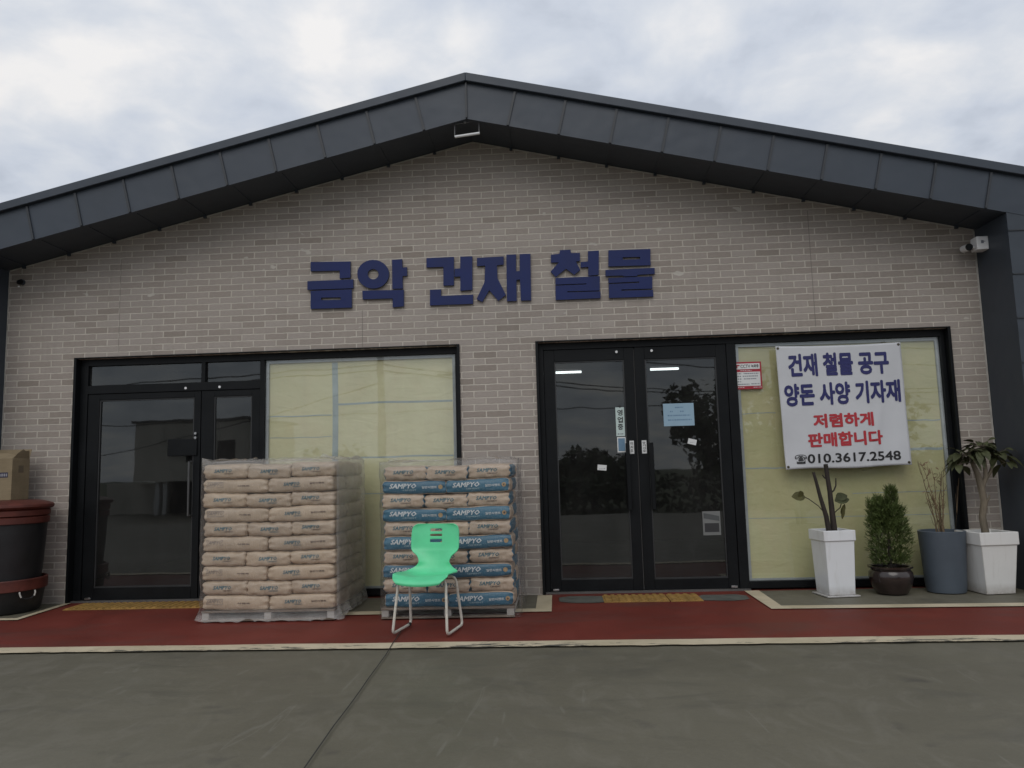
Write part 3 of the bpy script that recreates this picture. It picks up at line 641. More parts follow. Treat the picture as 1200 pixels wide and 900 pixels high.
ban_text('양돈 사양 기자재', 2.262, 3.382, 1.768, 1.992, MAT['ink_blue'], 0.042, 0.015)
ban_text('저렴하게', 2.522, 3.102, 1.550, 1.688, MAT['ink_red'], 0.042, 0.008)
ban_text('판매합니다', 2.458, 3.176, 1.362, 1.504, MAT['ink_red'], 0.042, 0.014)
ban_text('010.3617.2548', 2.442, 3.328, 1.210, 1.300, MAT['ink_black'], 0.022, 0.012)
ban_text('☎', 2.322, 2.436, 1.208, 1.298, MAT['ink_black'], 0.012)
for u, v in ((0.018, 0.982), (0.982, 0.982), (0.02, 0.02), (0.98, 0.02)):
    p = ban(u, v); mb = MB(); mb.tube([(p[0], p[1] - 0.004, p[2]), (p[0], p[1] - 0.001, p[2])], 0.013, 16); mb.tube([(p[0], p[1] - 0.006, p[2]), (p[0], p[1] - 0.0041, p[2])], 0.006, 10)
    part(mb, 'eyelet', simple('dull_brass', (0.10, 0.085, 0.06), 0.4, metal=0.8), BN)

# ------------------------------------------------------------------ small notices on the glass
MAT['paper'] = simple('white_paper', (0.66, 0.67, 0.66), 0.7, 0.04); MAT['sign_red'] = simple('notice_red', (0.36, 0.018, 0.035), 0.4, 0.06)
MAT['ink_grey'] = flatcol('grey_ink', (0.16, 0.17, 0.2))
def card(name, label, cat, x0, x1, z0, z1, m, y=0.0975, thick=0.0015, rot=0, group=None, bevel=0):
    cx, cz = (x0 + x1) / 2, (z0 + z1) / 2
    e_ = empty(name, label, cat, (cx, y, cz), 0, group)
    m_ = MB(); m_.box(x0, x1, y - thick, y, z0, z1)
    if rot: bmesh.ops.rotate(m_.bm, verts=m_.bm.verts, cent=(cx, y, cz), matrix=Matrix.Rotation(rot, 3, 'Y'))
    part(m_, 'sheet', m, e_, bevel=bevel); return e_
def put_text(parent, body, x0, x1, z0, z1, y, m, bold=0.0, slant=0.0, name='lettering'):
    m_ = MB(); add_text(m_, body, flat(x0, x1, z0, z1, y, slant, 0.00005), bold, res=2); return part(m_, name, m, parent)
def dashes(parent, rows, y, m, h=0.006, seed=1):
    r_ = random.Random(seed)
    for x0, x1, z in rows:
        x = x0; m_ = MB()
        while x < x1:
            w_ = min(r_.uniform(0.006, 0.018), x1 - x)
            m_.box(x, x + w_, y - 0.0004, y, z - h / 2, z + h / 2); x += w_ + r_.uniform(0.004, 0.008)
        part(m_, 'print', m, parent)
c = card('security_notice', 'red edged white CCTV notice stuck on the boarded window', 'sign', 1.805, 2.088, 1.966, 2.242, MAT['sign_red'], 0.0975, 0.004)
mb = MB(); mb.box(1.822, 2.072, 0.0915, 0.0934, 2.168, 2.226); part(mb, 'panel', MAT['paper'], c)
mb = MB(); mb.box(1.822, 2.072, 0.0915, 0.0934, 1.998, 2.140); part(mb, 'panel', MAT['paper'], c)
mb = MB(); mb.box(1.828, 1.868, 0.0905, 0.0914, 2.200, 2.214); mb.box(1.834, 1.852, 0.0905, 0.0914, 2.180, 2.1995); mb.box(1.8685, 1.876, 0.0905, 0.0914, 2.203, 2.211); part(mb, 'logo', MAT['sign_red'], c)
put_text(c, 'CCTV', 1.882, 1.978, 2.180, 2.214, 0.0912, MAT['ink_black'], 0.012); put_text(c, '녹화중', 1.988, 2.062, 2.182, 2.214, 0.0912, MAT['ink_black'], 0.03)
dashes(c, [(1.832, 1.885, 2.124), (1.91, 2.055, 2.124), (1.832, 1.88, 2.097), (1.90, 2.05, 2.097), (1.832, 1.885, 2.070), (1.91, 2.03, 2.070), (1.832, 1.885, 2.043), (1.832, 1.96, 2.016), (1.98, 2.066, 2.018)], 0.0914, MAT['ink_grey'], 0.010, 3)
dashes(c, [(1.88, 1.99, 2.154), (1.83, 1.91, 1.984), (2.0, 2.08, 1.984)], 0.0934, MAT['paper'], 0.006, 5)

MAT['pale_green'] = simple('pale_green_paper', (0.50, 0.60, 0.57), 0.6, 0.04); MAT['sky_blue'] = simple('blue_sticker', (0.13, 0.23, 0.33), 0.5, 0.15, 20); MAT['blue_paper'] = simple('pale_blue_paper', (0.27, 0.40, 0.50), 0.6, 0.06)
c = card('opening_strip', 'narrow pale strip with vertical Korean letters on the door glass', 'notice', 0.615, 0.702, 1.535, 1.825, MAT['pale_green'])
for i, ch in enumerate('영업중'): put_text(c, ch, 0.632, 0.686, 1.740 - 0.072 * i, 1.800 - 0.072 * i, 0.0958, MAT['ink_black'], 0.03)
dashes(c, [(0.628, 0.69, 1.556)], 0.0959, MAT['ink_grey'], 0.010, 2)
mb = MB(); mb.tube([(0.66, 0.094, 1.832), (0.66, 0.0975, 1.832)], 0.012, 12); part(mb, 'hook', MAT['ink_black'], c)
c = card('blue_sticker', 'small white edged blue sticker below the vertical strip', 'sticker', 0.620, 0.706, 1.372, 1.525, MAT['paper'])
mb = MB(); mb.box(0.630, 0.697, 0.0948, 0.0958, 1.385, 1.512); part(mb, 'panel', MAT['sky_blue'], c)
c = card('paper_notice', 'pale blue paper notice taped inside the door glass', 'notice', 1.093, 1.397, 1.620, 1.846, MAT['blue_paper'])
dashes(c, [(1.21, 1.29, 1.805), (1.16, 1.19, 1.765), (1.26, 1.30, 1.765), (1.135, 1.36, 1.725), (1.135, 1.37, 1.680)], 0.0959, simple('faded_blue_ink', (0.10, 0.19, 0.30), 0.6), 0.012, 7)
for x0, x1, lb, tx in ((0.740, 0.783, 'push sticker on the stile of the door with the opening strip', '미시오'), (0.861, 0.908, 'pull sticker on the stile of the door with the pale blue notice', '당기시오')):
    c = card('door_sticker', 'white ' + lb, 'sticker', x0, x1, 1.354, 1.484, MAT['paper'], 0.0745, group='push and pull stickers on the door stiles')
    n_ = len(tx)
    for i, ch in enumerate(tx):
        hgt = 0.105 / n_; put_text(c, ch, x0 + 0.009, x1 - 0.009, 1.472 - hgt * (i + 1) + 0.004, 1.472 - hgt * i, 0.0728, MAT['ink_black'], 0.03)
c = card('paper_tag', 'small tilted white paper tag on the glass below the opening strip', 'tag', 0.413, 0.503, 1.198, 1.252, MAT['paper'], rot=R(6), group='white paper tags on the door glass'); dashes(c, [(0.43, 0.49, 1.213)], 0.0959, MAT['ink_grey'], 0.005, 9)
c = card('paper_tag', 'small tilted white paper tag on the glass below the pale blue notice', 'tag', 1.322, 1.406, 1.430, 1.484, MAT['paper'], rot=R(14), group='white paper tags on the door glass'); dashes(c, [(1.345, 1.385, 1.452)], 0.0959, MAT['ink_grey'], 0.004, 9)
MAT['dim_paper'] = simple('dim_grey_paper', (0.16, 0.165, 0.16), 0.7, 0.1)
c = card('leaflet', 'dim grey leaflet low on the door glass beside the boarded window', 'leaflet', 1.425, 1.598, 0.535, 0.768, MAT['dim_paper'])
mb = MB(); mb.prism([(1.436, 0.752), (1.436, 0.700), (1.588, 0.672), (1.588, 0.720)], 0.0945, 0.0958); part(mb, 'panel', simple('leaflet_grey', (0.07, 0.075, 0.075), 0.7), c)
mb = MB(); mb.box(1.442, 1.582, 0.0946, 0.0958, 0.566, 0.652); part(mb, 'panel', simple('leaflet_dark', (0.03, 0.03, 0.032), 0.7), c)

# ------------------------------------------------------------------ cement bags on two pallets
def m_kraft(name, c, stain):
    t = MT(name); v = t.coord()
    a = t.noise(7, 5, 0.6, v, 0.5); f = t.noise(70, 3, 0.6, v); w = t.noise(16, 3, 0.5, t.coord(scale=(3, 1, 1)), 1.2)
    oi = t.node('ShaderNodeObjectInfo')
    cc = t.ramp(a, [(0.3, sc4(c, 0.86)), (0.55, c4(c)), (0.8, sc4(c, 1.1))])
    cc = t.mix(0.35, cc, t.ramp(f, [(0.3, (0.43, 0.43, 0.43, 1)), (0.7, (0.57, 0.57, 0.57, 1))]), 'OVERLAY')
    cc = t.mix(1.0, cc, t.ramp(oi.outputs['Random'], [(0, (0.86, 0.86, 0.87, 1)), (1, (1.06, 1.05, 1.03, 1))]), 'MULTIPLY')
    cc = t.mix(t.ramp(w, [(0.62, (0, 0, 0, 1)), (0.75, (0.4, 0.4, 0.4, 1))]), cc, stain)
    t.col(cc); t.set(Roughness=0.55); t.b.inputs['Coat Weight'].default_value = 0.35; t.b.inputs['Coat Roughness'].default_value = 0.28
    t.bump(t.math('ADD', w, t.math('MULTIPLY', a, 0.8)), 0.45, 0.012); return t.m
MAT['kraft'] = m_kraft('brown_kraft_paper', (0.455, 0.355, 0.255), (0.35, 0.28, 0.21, 1)); MAT['kraft_b'] = m_kraft('pale_kraft_paper', (0.46, 0.355, 0.26), (0.44, 0.39, 0.33, 1))
MAT['bag_blue'] = m_kraft('printed_blue_paper', (0.024, 0.118, 0.190), (0.045, 0.135, 0.19, 1))
MAT['teal_ink'] = flatcol('teal_print', (0.040, 0.120, 0.150)); MAT['white_ink'] = flatcol('white_print', (0.56, 0.58, 0.58)); MAT['brown_ink'] = flatcol('brown_print', (0.075, 0.045, 0.035)); MAT['logo_ink'] = flatcol('tan_print', (0.36, 0.24, 0.12))
MAT['grey_print'] = flatcol('faint_print', (0.17, 0.15, 0.14)); MAT['pale_blue_ink'] = flatcol('pale_blue_print', (0.27, 0.38, 0.42))

def bag_mesh(Lx, W, H, seed, mats):
    """filled paper sack lying flat: long axis x, base at z=0; material 1 on the long sides"""
    nx, ny, nz = 26, 18, 9; bm = bmesh.new(); vd = {}
    hx, hy, hz = Lx / 2, W / 2, H / 2; r = 0.023
    def vert(i, j, k):
        key = (i, j, k)
        if key in vd: return vd[key]
        p = Vector(((i / nx * 2 - 1) * hx, (j / ny * 2 - 1) * hy, (k / nz * 2 - 1) * hz))
        qv = Vector((max(-hx + r, min(hx - r, p.x)), max(-hy + r, min(hy - r, p.y)), max(-hz + r, min(hz - r, p.z))))
        dd = p - qv
        if dd.length > 1e-6: p = qv + dd.normalized() * r
        ux, uy, uz = p.x / hx, p.y / hy, p.z / hz
        bul = 1 - uz * uz
        p.y += math.copysign(0.012 * bul * (1 - 0.5 * ux * ux), uy) * min(1, abs(uy) * 1.2)
        p.x += math.copysign(0.010 * bul * (1 - 0.5 * uy * uy), ux) * min(1, abs(ux) * 1.2)
        p.z += 0.006 * (1 - ux * ux) * (1 - uy * uy) * uz
        s_ = Vector((seed * 3.1, seed * 1.7, seed))
        nn = Vector((noise.noise(p * 9 + s_), noise.noise(p * 9 + s_ * 2), noise.noise(p * 7 + s_ * 3)))
        p += Vector((0, noise.noise(p * 4 + s_ * 5) * 0.008, noise.noise(p * 4.5 + s_ * 7) * 0.006 * (0.3 + abs(uz))))
        p += Vector((nn.x * 0.006, nn.y * 0.006, nn.z * 0.0045 * (0.4 if abs(uz) > 0.9 else 1)))
        e_ = max(0, (abs(ux) - 0.78) / 0.22)
        p.y += 0.009 * e_ * math.sin(p.z * 110 + seed) * abs(uy); p.x += 0.008 * e_ * noise.noise(Vector((seed, p.y * 14, p.z * 30))); p.z += 0.004 * e_ * math.sin(p.y * 60 + seed * 2) * uz
        p.z -= 0.007 * e_ ** 2 * (1 if uz > 0 else -0.3) * abs(uz)
        v = bm.verts.new(p + Vector((0, 0, hz))); vd[key] = v; return v
    def quad(a, b, c_, d_, mi):
        f = bm.faces.new([vert(*a), vert(*b), vert(*c_), vert(*d_)]); f.material_index = mi; f.smooth = True
    for i in range(nx):
        for j in range(ny):
            quad((i, j, 0), (i, j + 1, 0), (i + 1, j + 1, 0), (i + 1, j, 0), 0); quad((i, j, nz), (i + 1, j, nz), (i + 1, j + 1, nz), (i, j + 1, nz), 0)
    for i in range(nx):
        for k in range(nz):
            quad((i, 0, k), (i + 1, 0, k), (i + 1, 0, k + 1), (i, 0, k + 1), 1); quad((i, ny, k), (i, ny, k + 1), (i + 1, ny, k + 1), (i + 1, ny, k), 1)
    for j in range(ny):
        for k in range(nz):
            quad((0, j, k), (0, j, k + 1), (0, j + 1, k + 1), (0, j + 1, k), 0); quad((nx, j, k), (nx, j + 1, k), (nx, j + 1, k + 1), (nx, j, k + 1), 0)
    bmesh.ops.recalc_face_normals(bm, faces=bm.faces)
    me = bpy.data.meshes.new('cement_bag'); tree = BVHTree.FromBMesh(bm); bm.to_mesh(me); bm.free()
    for m in mats: me.materials.append(m)
    return me, tree
def bag_print(tree, face, items):
    """items: (text, u0, u1, z0, z1, material index, bold, slant); laid on the end (+x) or on the long side (-y)"""
    mb_ = MB()
    def hit(a, z, off):
        if face == 'end':
            h = tree.ray_cast(Vector((2, a, z)), Vector((-1, 0, 0))); return (h[0].x + off, a, z) if h[0] else (0.2, a, z)
        h = tree.ray_cast(Vector((a, -2, z)), Vector((0, 1, 0))); return (a, h[0].y - off, z) if h[0] else (a, -0.15, z)
    for tx, u0, u1, z0, z1, mi, bold, slant in items:
        mb_.mi = mi
        if tx == 'dot':
            cx, cz, rx = (u0 + u1) / 2, (z0 + z1) / 2, (z1 - z0) / 2
            vs_ = [mb_.bm.verts.new(hit(cx + rx * math.cos(a * math.pi / 10), cz + rx * math.sin(a * math.pi / 10), 0.0018)) for a in range(20)]
            mb_.bm.faces.new(vs_).material_index = mi; continue
        if tx == 'frame':
            for a in ((u0, u1, z0, z0 + 0.003), (u0, u1, z1 - 0.003, z1), (u0, u0 + 0.003, z0, z1), (u1 - 0.003, u1, z0, z1)):
                mb_.bm.faces.new([mb_.bm.verts.new(hit(x, z, 0.0018)) for x, z in ((a[0], a[2]), (a[1], a[2]), (a[1], a[3]), (a[0], a[3]))]).material_index = mi
            continue
        add_text(mb_, tx, lambda u, v, k: hit(u0 + (u1 - u0) * u + slant * v * (z1 - z0), z0 + (z1 - z0) * v, 0.0022 + 0.00012 * k), bold, res=1, steps=6)
    me = mb_.mesh('bag_print', [MAT['teal_ink'], MAT['white_ink'], MAT['brown_ink'], MAT['logo_ink'], MAT['grey_print'], MAT['pale_blue_ink']])
    return me
NB = 5
def make_kind(L_, W_, H_, mats, end_items, side_items):
    out = []
    for s_ in range(NB):
        me, tr = bag_mesh(L_, W_, H_, s_ + 1, mats); out.append((me, [bag_print(tr, 'end', it) for it in end_items], [bag_print(tr, 'side', it) for it in side_items]))
    return out
# pallet of brown bags: L .575, W .385
brown = make_kind(0.566, 0.382, 0.1240, [MAT['kraft'], MAT['kraft']],
    [[('SAMPYO', -0.095, 0.06, 0.052, 0.083, 0, 0.028, 0.2), ('CEMENT', -0.01, 0.075, 0.036, 0.047, 2, 0.012, 0)], [('SAMPYO', -0.075, 0.08, 0.050, 0.081, 0, 0.028, 0.2), ('CEMENT', 0.0, 0.085, 0.034, 0.045, 0, 0.012, 0)]],
    [[('SAMPYO', -0.15, -0.01, 0.054, 0.085, 0, 0.028, 0.2), ('CEMENT', -0.07, 0.0, 0.040, 0.050, 0, 0.01, 0), ('일반시멘트', 0.08, 0.21, 0.060, 0.076, 2, 0.02, 0)],
     [('SAMPYO', -0.25, -0.12, 0.060, 0.090, 4, 0.0, 0.2), ('frame', -0.255, -0.11, 0.048, 0.096, 4, 0, 0), ('시멘트', 0.02, 0.13, 0.056, 0.069, 2, 0.02, 0)]])
blue = make_kind(0.544, 0.358, 0.1178, [MAT['kraft_b'], MAT['bag_blue']],
    [[('SAMPYO', -0.105, 0.07, 0.052, 0.085, 0, 0.03, 0.22), ('CEMENT', -0.015, 0.075, 0.035, 0.047, 2, 0.02, 0)]],
    [[('SAMPYO', -0.215, 0.015, 0.050, 0.091, 1, 0.03, 0.25), ('CEMENT', -0.10, 0.02, 0.030, 0.043, 5, 0.02, 0), ('일반시멘트', 0.065, 0.195, 0.048, 0.070, 1, 0.02, 0), ('dot', 0.205, 0.245, 0.042, 0.080, 3, 0, 0), ('dot', 0.217, 0.233, 0.052, 0.068, 2, 0, 0)]])
ORD = ('bottom', 'second', 'third', 'fourth', 'fifth', 'sixth', 'seventh', 'eighth', 'ninth', 'top')
def stack(kind, L_, W_, H_, cx, fy, z0, nlay, pname, look_end, look_side, grp, seed):
    r_ = random.Random(seed); n_ = 0
    for k in range(nlay):
        A = (nlay - 1 - k) % 2 == 0          # end-on bags at the front
        rows = []
        if A:
            for i in range(3): rows.append(('end', cx + (i - 1) * W_, fy + L_ / 2, -math.pi / 2, ('left', 'middle', 'right')[i], 'front'))
            for i in range(2): rows.append(('side', cx + (i - 0.5) * L_, fy + L_ + W_ / 2, math.pi, ('left', 'right')[i], 'back'))
        else:
            for i in range(2): rows.append(('side', cx + (i - 0.5) * (1.5 * W_), fy + W_ / 2, 0, ('left', 'right')[i], 'front'))
            for i in range(3): rows.append(('end', cx + (i - 1) * W_, fy + W_ + L_ / 2, math.pi / 2, ('left', 'middle', 'right')[i], 'back'))
        for face, x, y, rz, side, row in rows:
            n_ += 1
            me, ends, sds = kind[(n_ * 7 + k * 3) % NB]
            o = bpy.data.objects.new('cement_bag', me); COL.objects.link(o)
            sway = 0.008 * math.sin(k * 1.3 + seed)
            o.location = (x + sway + r_.uniform(-0.003, 0.003), y + r_.uniform(-0.008, 0.008), z0 + H_ * k)
            if face == 'end' and side == 'middle': o.location.z -= r_.uniform(0.006, 0.013)
            tilt = (1.25 if side == 'left' else -1.25) * r_.uniform(0.5, 1.1) if face == 'side' and row == 'front' else 0
            if tilt: o.location.z -= 0.003
            o.rotation_euler = (R(r_.uniform(-0.4, 0.4)), R(tilt + r_.uniform(-0.2, 0.2)), rz + R(r_.uniform(-1.2, 1.2)))
            lay = ORD[k] + ' layer' if nlay == 10 else ORD[k] + ' layer'
            if row == 'front': lb = f"{look_end if face == 'end' else look_side}, {side} one in the {lay} of the {pname} pallet front"
            else: lb = f"{look_end if face == 'end' else look_side}, {side} rear of the {lay}, {pname} pallet"
            tag(o, lb, 'cement bag', grp)
            pl = ends if face == 'end' else sds
            pi = 0
            if face == 'side' and len(pl) > 1: pi = 1 if side == 'left' else 0
            if face == 'end' and len(pl) > 1: pi = 1 if side == 'middle' else 0
            c_ = bpy.data.objects.new('bag_print', pl[pi]); COL.objects.link(c_); c_.parent = o
MAT['pallet_wood'] = simple('weathered_pallet_wood', (0.16, 0.125, 0.095), 0.8, 0.35, 9, 0.4, 90, stretch=(1, 6, 6)); MAT['pallet_pale'] = simple('pale_pallet_block', (0.33, 0.31, 0.28), 0.75, 0.2, 10)
def pallet(label, x0, x1, y0, y1, h):
    e_ = empty('wooden_pallet', label, 'pallet', ((x0 + x1) / 2, (y0 + y1) / 2, 0.0), group='pallets of cement bags')
    n_ = 7; w_ = (y1 - y0 - 0.02) / n_
    for i in range(n_):
        m_ = MB(); m_.box(x0, x1, y0 + i * (w_ + 0.0033), y0 + i * (w_ + 0.0033) + w_ * 0.9, h - 0.016, h); part(m_, 'deck_board', MAT['pallet_wood'], e_, bevel=0.002)
    for x in (x0 + 0.004, (x0 + x1) / 2 - 0.03, x1 - 0.064):
        m_ = MB(); m_.box(x, x + 0.06, y0 + 0.004, y1 - 0.004, 0.027, h - 0.0165); part(m_, 'runner', MAT['pallet_pale'], e_, bevel=0.003)
    for i in range(3):
        yy = y0 + (y1 - y0 - 0.1) * i / 2
        m_ = MB(); m_.box(x0, x1, yy, yy + 0.1, 0.0085 if yy > -0.8 else 0.0135, 0.0265); part(m_, 'base_board', MAT['pallet_wood'], e_, bevel=0.002)
    return e_
P1 = dict(x0=-3.055, x1=-1.905, y0=-1.135, y1=-0.19, h=0.1)
P2 = dict(x0=-1.505, x1=-0.385, y0=-1.150, y1=-0.27, h=0.1)
pallet('weathered wooden pallet wrapped in film under the all brown cement bags', **P1)
pallet('wooden pallet behind the green chair under blue sided cement bags', **P2)
stack(brown, 0.568, 0.384, 0.1238, -2.480, -1.125, 0.102, 10, 'brown', 'end-on brown cement bag', 'lengthwise brown cement bag', 'brown cement bags on the pallet by the glass door', 1)
stack(blue, 0.546, 0.363, 0.1178, -0.940, -1.130, 0.102, 10, 'blue', 'end-on cement bag', 'lengthwise blue cement bag', 'cement bags on the pallet behind the green chair', 2)

# stretch film around each stack
def m_film(name, lo, hi, tint=(0.60, 0.57, 0.54)):
    t = MT(name); t.n.remove(t.b)
    tr = t.node('ShaderNodeBsdfTransparent'); df = t.node('ShaderNodeBsdfDiffuse'); df.inputs[0].default_value = (*tint, 1)
    gl = t.node('ShaderNodeBsdfGlossy'); gl.inputs['Roughness'].default_value = 0.16; gl.inputs[0].default_value = (0.9, 0.9, 0.9, 1)
    at = t.node('ShaderNodeVertexColor', layer_name='layers')
    sepc = t.node('ShaderNodeSeparateColor'); t.l.new(at.outputs[0], sepc.inputs[0])
    n = t.noise(5, 6, 0.65, t.coord(scale=(1, 1, 2.2)), 1.0)
    f = t.math('ADD', t.math('MULTIPLY', sepc.outputs[0], hi), t.math('MULTIPLY', t.math('SUBTRACT', n, 0.5), t.math('MULTIPLY_ADD', sepc.outputs[0], 0.35, 0.06)))
    f = t.math('MAXIMUM', t.math('ADD', f, lo), 0.01)
    m1 = t.node('ShaderNodeMixShader'); t.l.new(f, m1.inputs[0]); t.l.new(tr.outputs[0], m1.inputs[1]); t.l.new(df.outputs[0], m1.inputs[2])
    b = t.node('ShaderNodeBump'); b.inputs['Strength'].default_value = 0.8; b.inputs['Distance'].default_value = 0.02
    t.l.new(t.noise(11, 4, 0.6, t.coord(scale=(1, 1, 2.5)), 1.5), b.inputs['Height']); t.l.new(b.outputs[0], gl.inputs['Normal'])
    fr = t.node('ShaderNodeFresnel'); t.l.new(two_sided(t, 1.36), fr.inputs['IOR']); t.l.new(b.outputs[0], fr.inputs['Normal'])
    m2 = t.node('ShaderNodeMixShader'); t.l.new(fr.outputs[0], m2.inputs[0]); t.l.new(m1.outputs[0], m2.inputs[1]); t.l.new(gl.outputs[0], m2.inputs[2])
    t.l.new(m2.outputs[0], t.o.inputs[0]); return t.m
MAT['film'] = m_film('stretch_film', 0.015, 0.80, (0.74, 0.71, 0.67)); MAT['film_clear'] = m_film('clear_stretch_film', 0.0, 0.40, (0.70, 0.68, 0.66))
def film(label, x0, x1, y0, y1, ztop, m, front, side, low, seed, flare, peaks):
    r = 0.05; per = []
    def arc(cx, cy, a0):
        for i in range(7):
            a = a0 + math.pi / 2 * i / 6; per.append((cx + r * math.cos(a), cy + r * math.sin(a), math.cos(a), math.sin(a)))
    def seg(p, q, nx, ny, n_):
        for i in range(1, n_): per.append((p[0] + (q[0] - p[0]) * i / n_, p[1] + (q[1] - p[1]) * i / n_, nx, ny))
    arc(x0 + r, y0 + r, math.pi); seg((x0 + r, y0), (x1 - r, y0), 0, -1, 46); arc(x1 - r, y0 + r, -math.pi / 2); seg((x1, y0 + r), (x1, y1 - r), 1, 0, 36)
    arc(x1 - r, y1 - r, 0); seg((x1 - r, y1), (x0 + r, y1), 0, 1, 24); arc(x0 + r, y1 - r, math.pi / 2); seg((x0, y1 - r), (x0, y0 + r), -1, 0, 24)
    n_ = len(per); bm = bmesh.new(); col = bm.loops.layers.color.new('layers'); rows = []
    NZ = 46; dens = {}
    for j in range(NZ + 4):
        row = []
        for i, (x, y, nx, ny) in enumerate(per):
            t = min(1, j / NZ); z = 0.014 + (ztop - 0.014) * t
            p = Vector((x, y, z)); s_ = Vector((seed, seed * 2, 0))
            d = 0.010 * noise.noise(p * 7 + s_) + 0.006 * noise.noise(p * 22 + s_)
            if z < 0.13:
                k = (0.13 - z) / 0.12; d += k * flare * (0.25 + abs(noise.noise(Vector((x * 5, y * 5, seed)))) * 1.6); z += k * 0.075 * abs(noise.noise(Vector((x * 7, y * 7, seed + 3))))
            px, py = x + nx * (d + 0.004), y + ny * (d + 0.004)
            if j > NZ:                      # gathered inwards over the top
                k = j - NZ; px -= nx * (0.02 + 0.06 * k); py -= ny * (0.02 + 0.06 * k)
                z = ztop + 0.006 * k + 0.030 * abs(noise.noise(Vector((x * 6, y * 6, seed + k)))) * k / 2
            elif j == NZ:
                z += 0.02 * noise.noise(Vector((x * 5, y * 5, seed))) + peaks * max(0, noise.noise(Vector((x * 3.1, y * 3.1, seed + 5))))
            v = bm.verts.new((px, py, z)); row.append(v)
            a = front if ny < -0.5 else side
            if ny >= -0.5 and ny < 0.0 and abs(nx) > 0.3: a = side
            kk = max(0, (0.12 - z) / 0.12); a = a + (low - a) * min(1, kk * 1.6)
            if t > 0.955: a = max(a, 0.5)
            dens[v] = a
        rows.append(row)
    for j in range(len(rows) - 1):
        for i in range(n_):
            f = bm.faces.new((rows[j][i], rows[j][(i + 1) % n_], rows[j + 1][(i + 1) % n_], rows[j + 1][i])); f.smooth = True
            for lp in f.loops: a = dens[lp.vert]; lp[col] = (a, a, a, 1)
    bmesh.ops.recalc_face_normals(bm, faces=bm.faces)
    me = bpy.data.meshes.new('stretch_film'); bm.to_mesh(me); bm.free(); me.materials.append(m)
    o = bpy.data.objects.new('stretch_film', me); COL.objects.link(o)
    tag(o, label, 'plastic film', 'stretch film around the stacks')
film('creased cloudy stretch film wrapped round the all brown stack of bags', -3.080, -1.876, -1.148, -0.155, 1.362, MAT['film'], 0.035, 0.62, 0.60, 3, 0.050, 0.075)
film('clear stretch film wrapped round the blue sided stack behind the chair', -1.512, -0.335, -1.150, -0.215, 1.315, MAT['film_clear'], 0.02, 0.55, 0.22, 9, 0.02, 0.04)

# ------------------------------------------------------------------ green chair
MAT['green'] = simple('green_plastic', (0.115, 0.640, 0.315), 0.34, 0.10, 5); MAT['tube'] = simple('chipped_cream_tube', (0.58, 0.55, 0.48), 0.35, 0.2, 30)
CH = empty('plastic_chair', 'bright green plastic chair with three back slots on pale sled legs', 'chair', (-1.020, -1.650, 0.016), R(-9.6))
ST = [(-.232, .372, .165), (-.236, .390, .185), (-.215, .412, .207), (-.16, .428, .222), (-.06, .425, .226), (.04, .415, .222), (.105, .420, .205), (.148, .450, .158), (.172, .495, .129), (.184, .525, .134), (.192, .552, .152), (.198, .580, .186), (.207, .615, .200), (.218, .70, .200), (.226, .75, .196), (.230, .778, .182), (.232, .794, .150)]
def cat(P, t):
    n_ = len(P) - 1; s_ = min(n_ - 1e-6, max(0, t * n_)); i = int(s_); f = s_ - i
    g_ = lambda k: P[max(0, min(n_, k))]
    return [0.5 * (2 * b + (c_ - a) * f + (2 * a - 5 * b + 4 * c_ - d_) * f * f + (-a + 3 * b - 3 * c_ + d_) * f ** 3) for a, b, c_, d_ in zip(g_(i - 1), g_(i), g_(i + 1), g_(i + 2))]
bm = bmesh.new(); NU, NV = 48, 120; grid = []
for j in range(NV + 1):
    y, z, w_ = cat(ST, j / NV); row = []
    back = max(0, min(1, (z - 0.50) / 0.1)); seat = 1 - max(0, min(1, (z - 0.42) / 0.08))
    for i in range(NU + 1):
        u = i / NU * 2 - 1
        e_ = abs(u) ** 2.4
        zz = z + seat * (0.020 * e_ if y > -0.18 else 0.006 * e_) - seat * 0.010 * (1 - u * u)
        yy = y - back * 0.030 * e_ - (1 - back) * (1 - seat) * 0.03 * e_
        if seat > 0.5 and y > 0.0: zz += 0.0 
        row.append(bm.verts.new((u * w_, yy, zz)))
    grid.append(row)
for j in range(NV):
    for i in range(NU):
        cxx = sum(v.co.x for v in (grid[j][i], grid[j][i + 1])) / 2; cz = (grid[j][i].co.z + grid[j + 1][i].co.z) / 2
        if abs(cxx) < 0.05 and any(a <= cz <= b for a, b in ((.646, .668), (.690, .712), (.735, .757))) and grid[j][i].co.z > 0.6: continue
        f = bm.faces.new((grid[j][i], grid[j][i + 1], grid[j + 1][i + 1], grid[j + 1][i])); f.smooth = True
bmesh.ops.recalc_face_normals(bm, faces=bm.faces)
me = bpy.data.meshes.new('seat_shell'); bm.to_mesh(me); bm.free(); me.materials.append(MAT['green'])
o = bpy.data.objects.new('seat_shell', me); COL.objects.link(o); o.parent = CH
s_ = o.modifiers.new('thick', 'SOLIDIFY'); s_.thickness = 0.008; s_.offset = 0
b_ = o.modifiers.new('round', 'BEVEL'); b_.width = 0.0025; b_.segments = 2; b_.limit_method = 'ANGLE'; b_.angle_limit = R(50)
def fillet(pts, r, n_=5):
    out = [Vector(pts[0])]
    for a, b, c_ in zip(pts, pts[1:], pts[2:]):
        a, b, c_ = Vector(a), Vector(b), Vector(c_); d1_, d2_ = (a - b), (c_ - b); q1 = min(r, d1_.length * 0.45); q2 = min(r, d2_.length * 0.45)
        p, q_ = b + d1_.normalized() * q1, b + d2_.normalized() * q2
        for k in range(n_ + 1):
            t_ = k / n_; out.append(p * (1 - t_) ** 2 + b * 2 * t_ * (1 - t_) + q_ * t_ ** 2)
    out.append(Vector(pts[-1])); return out
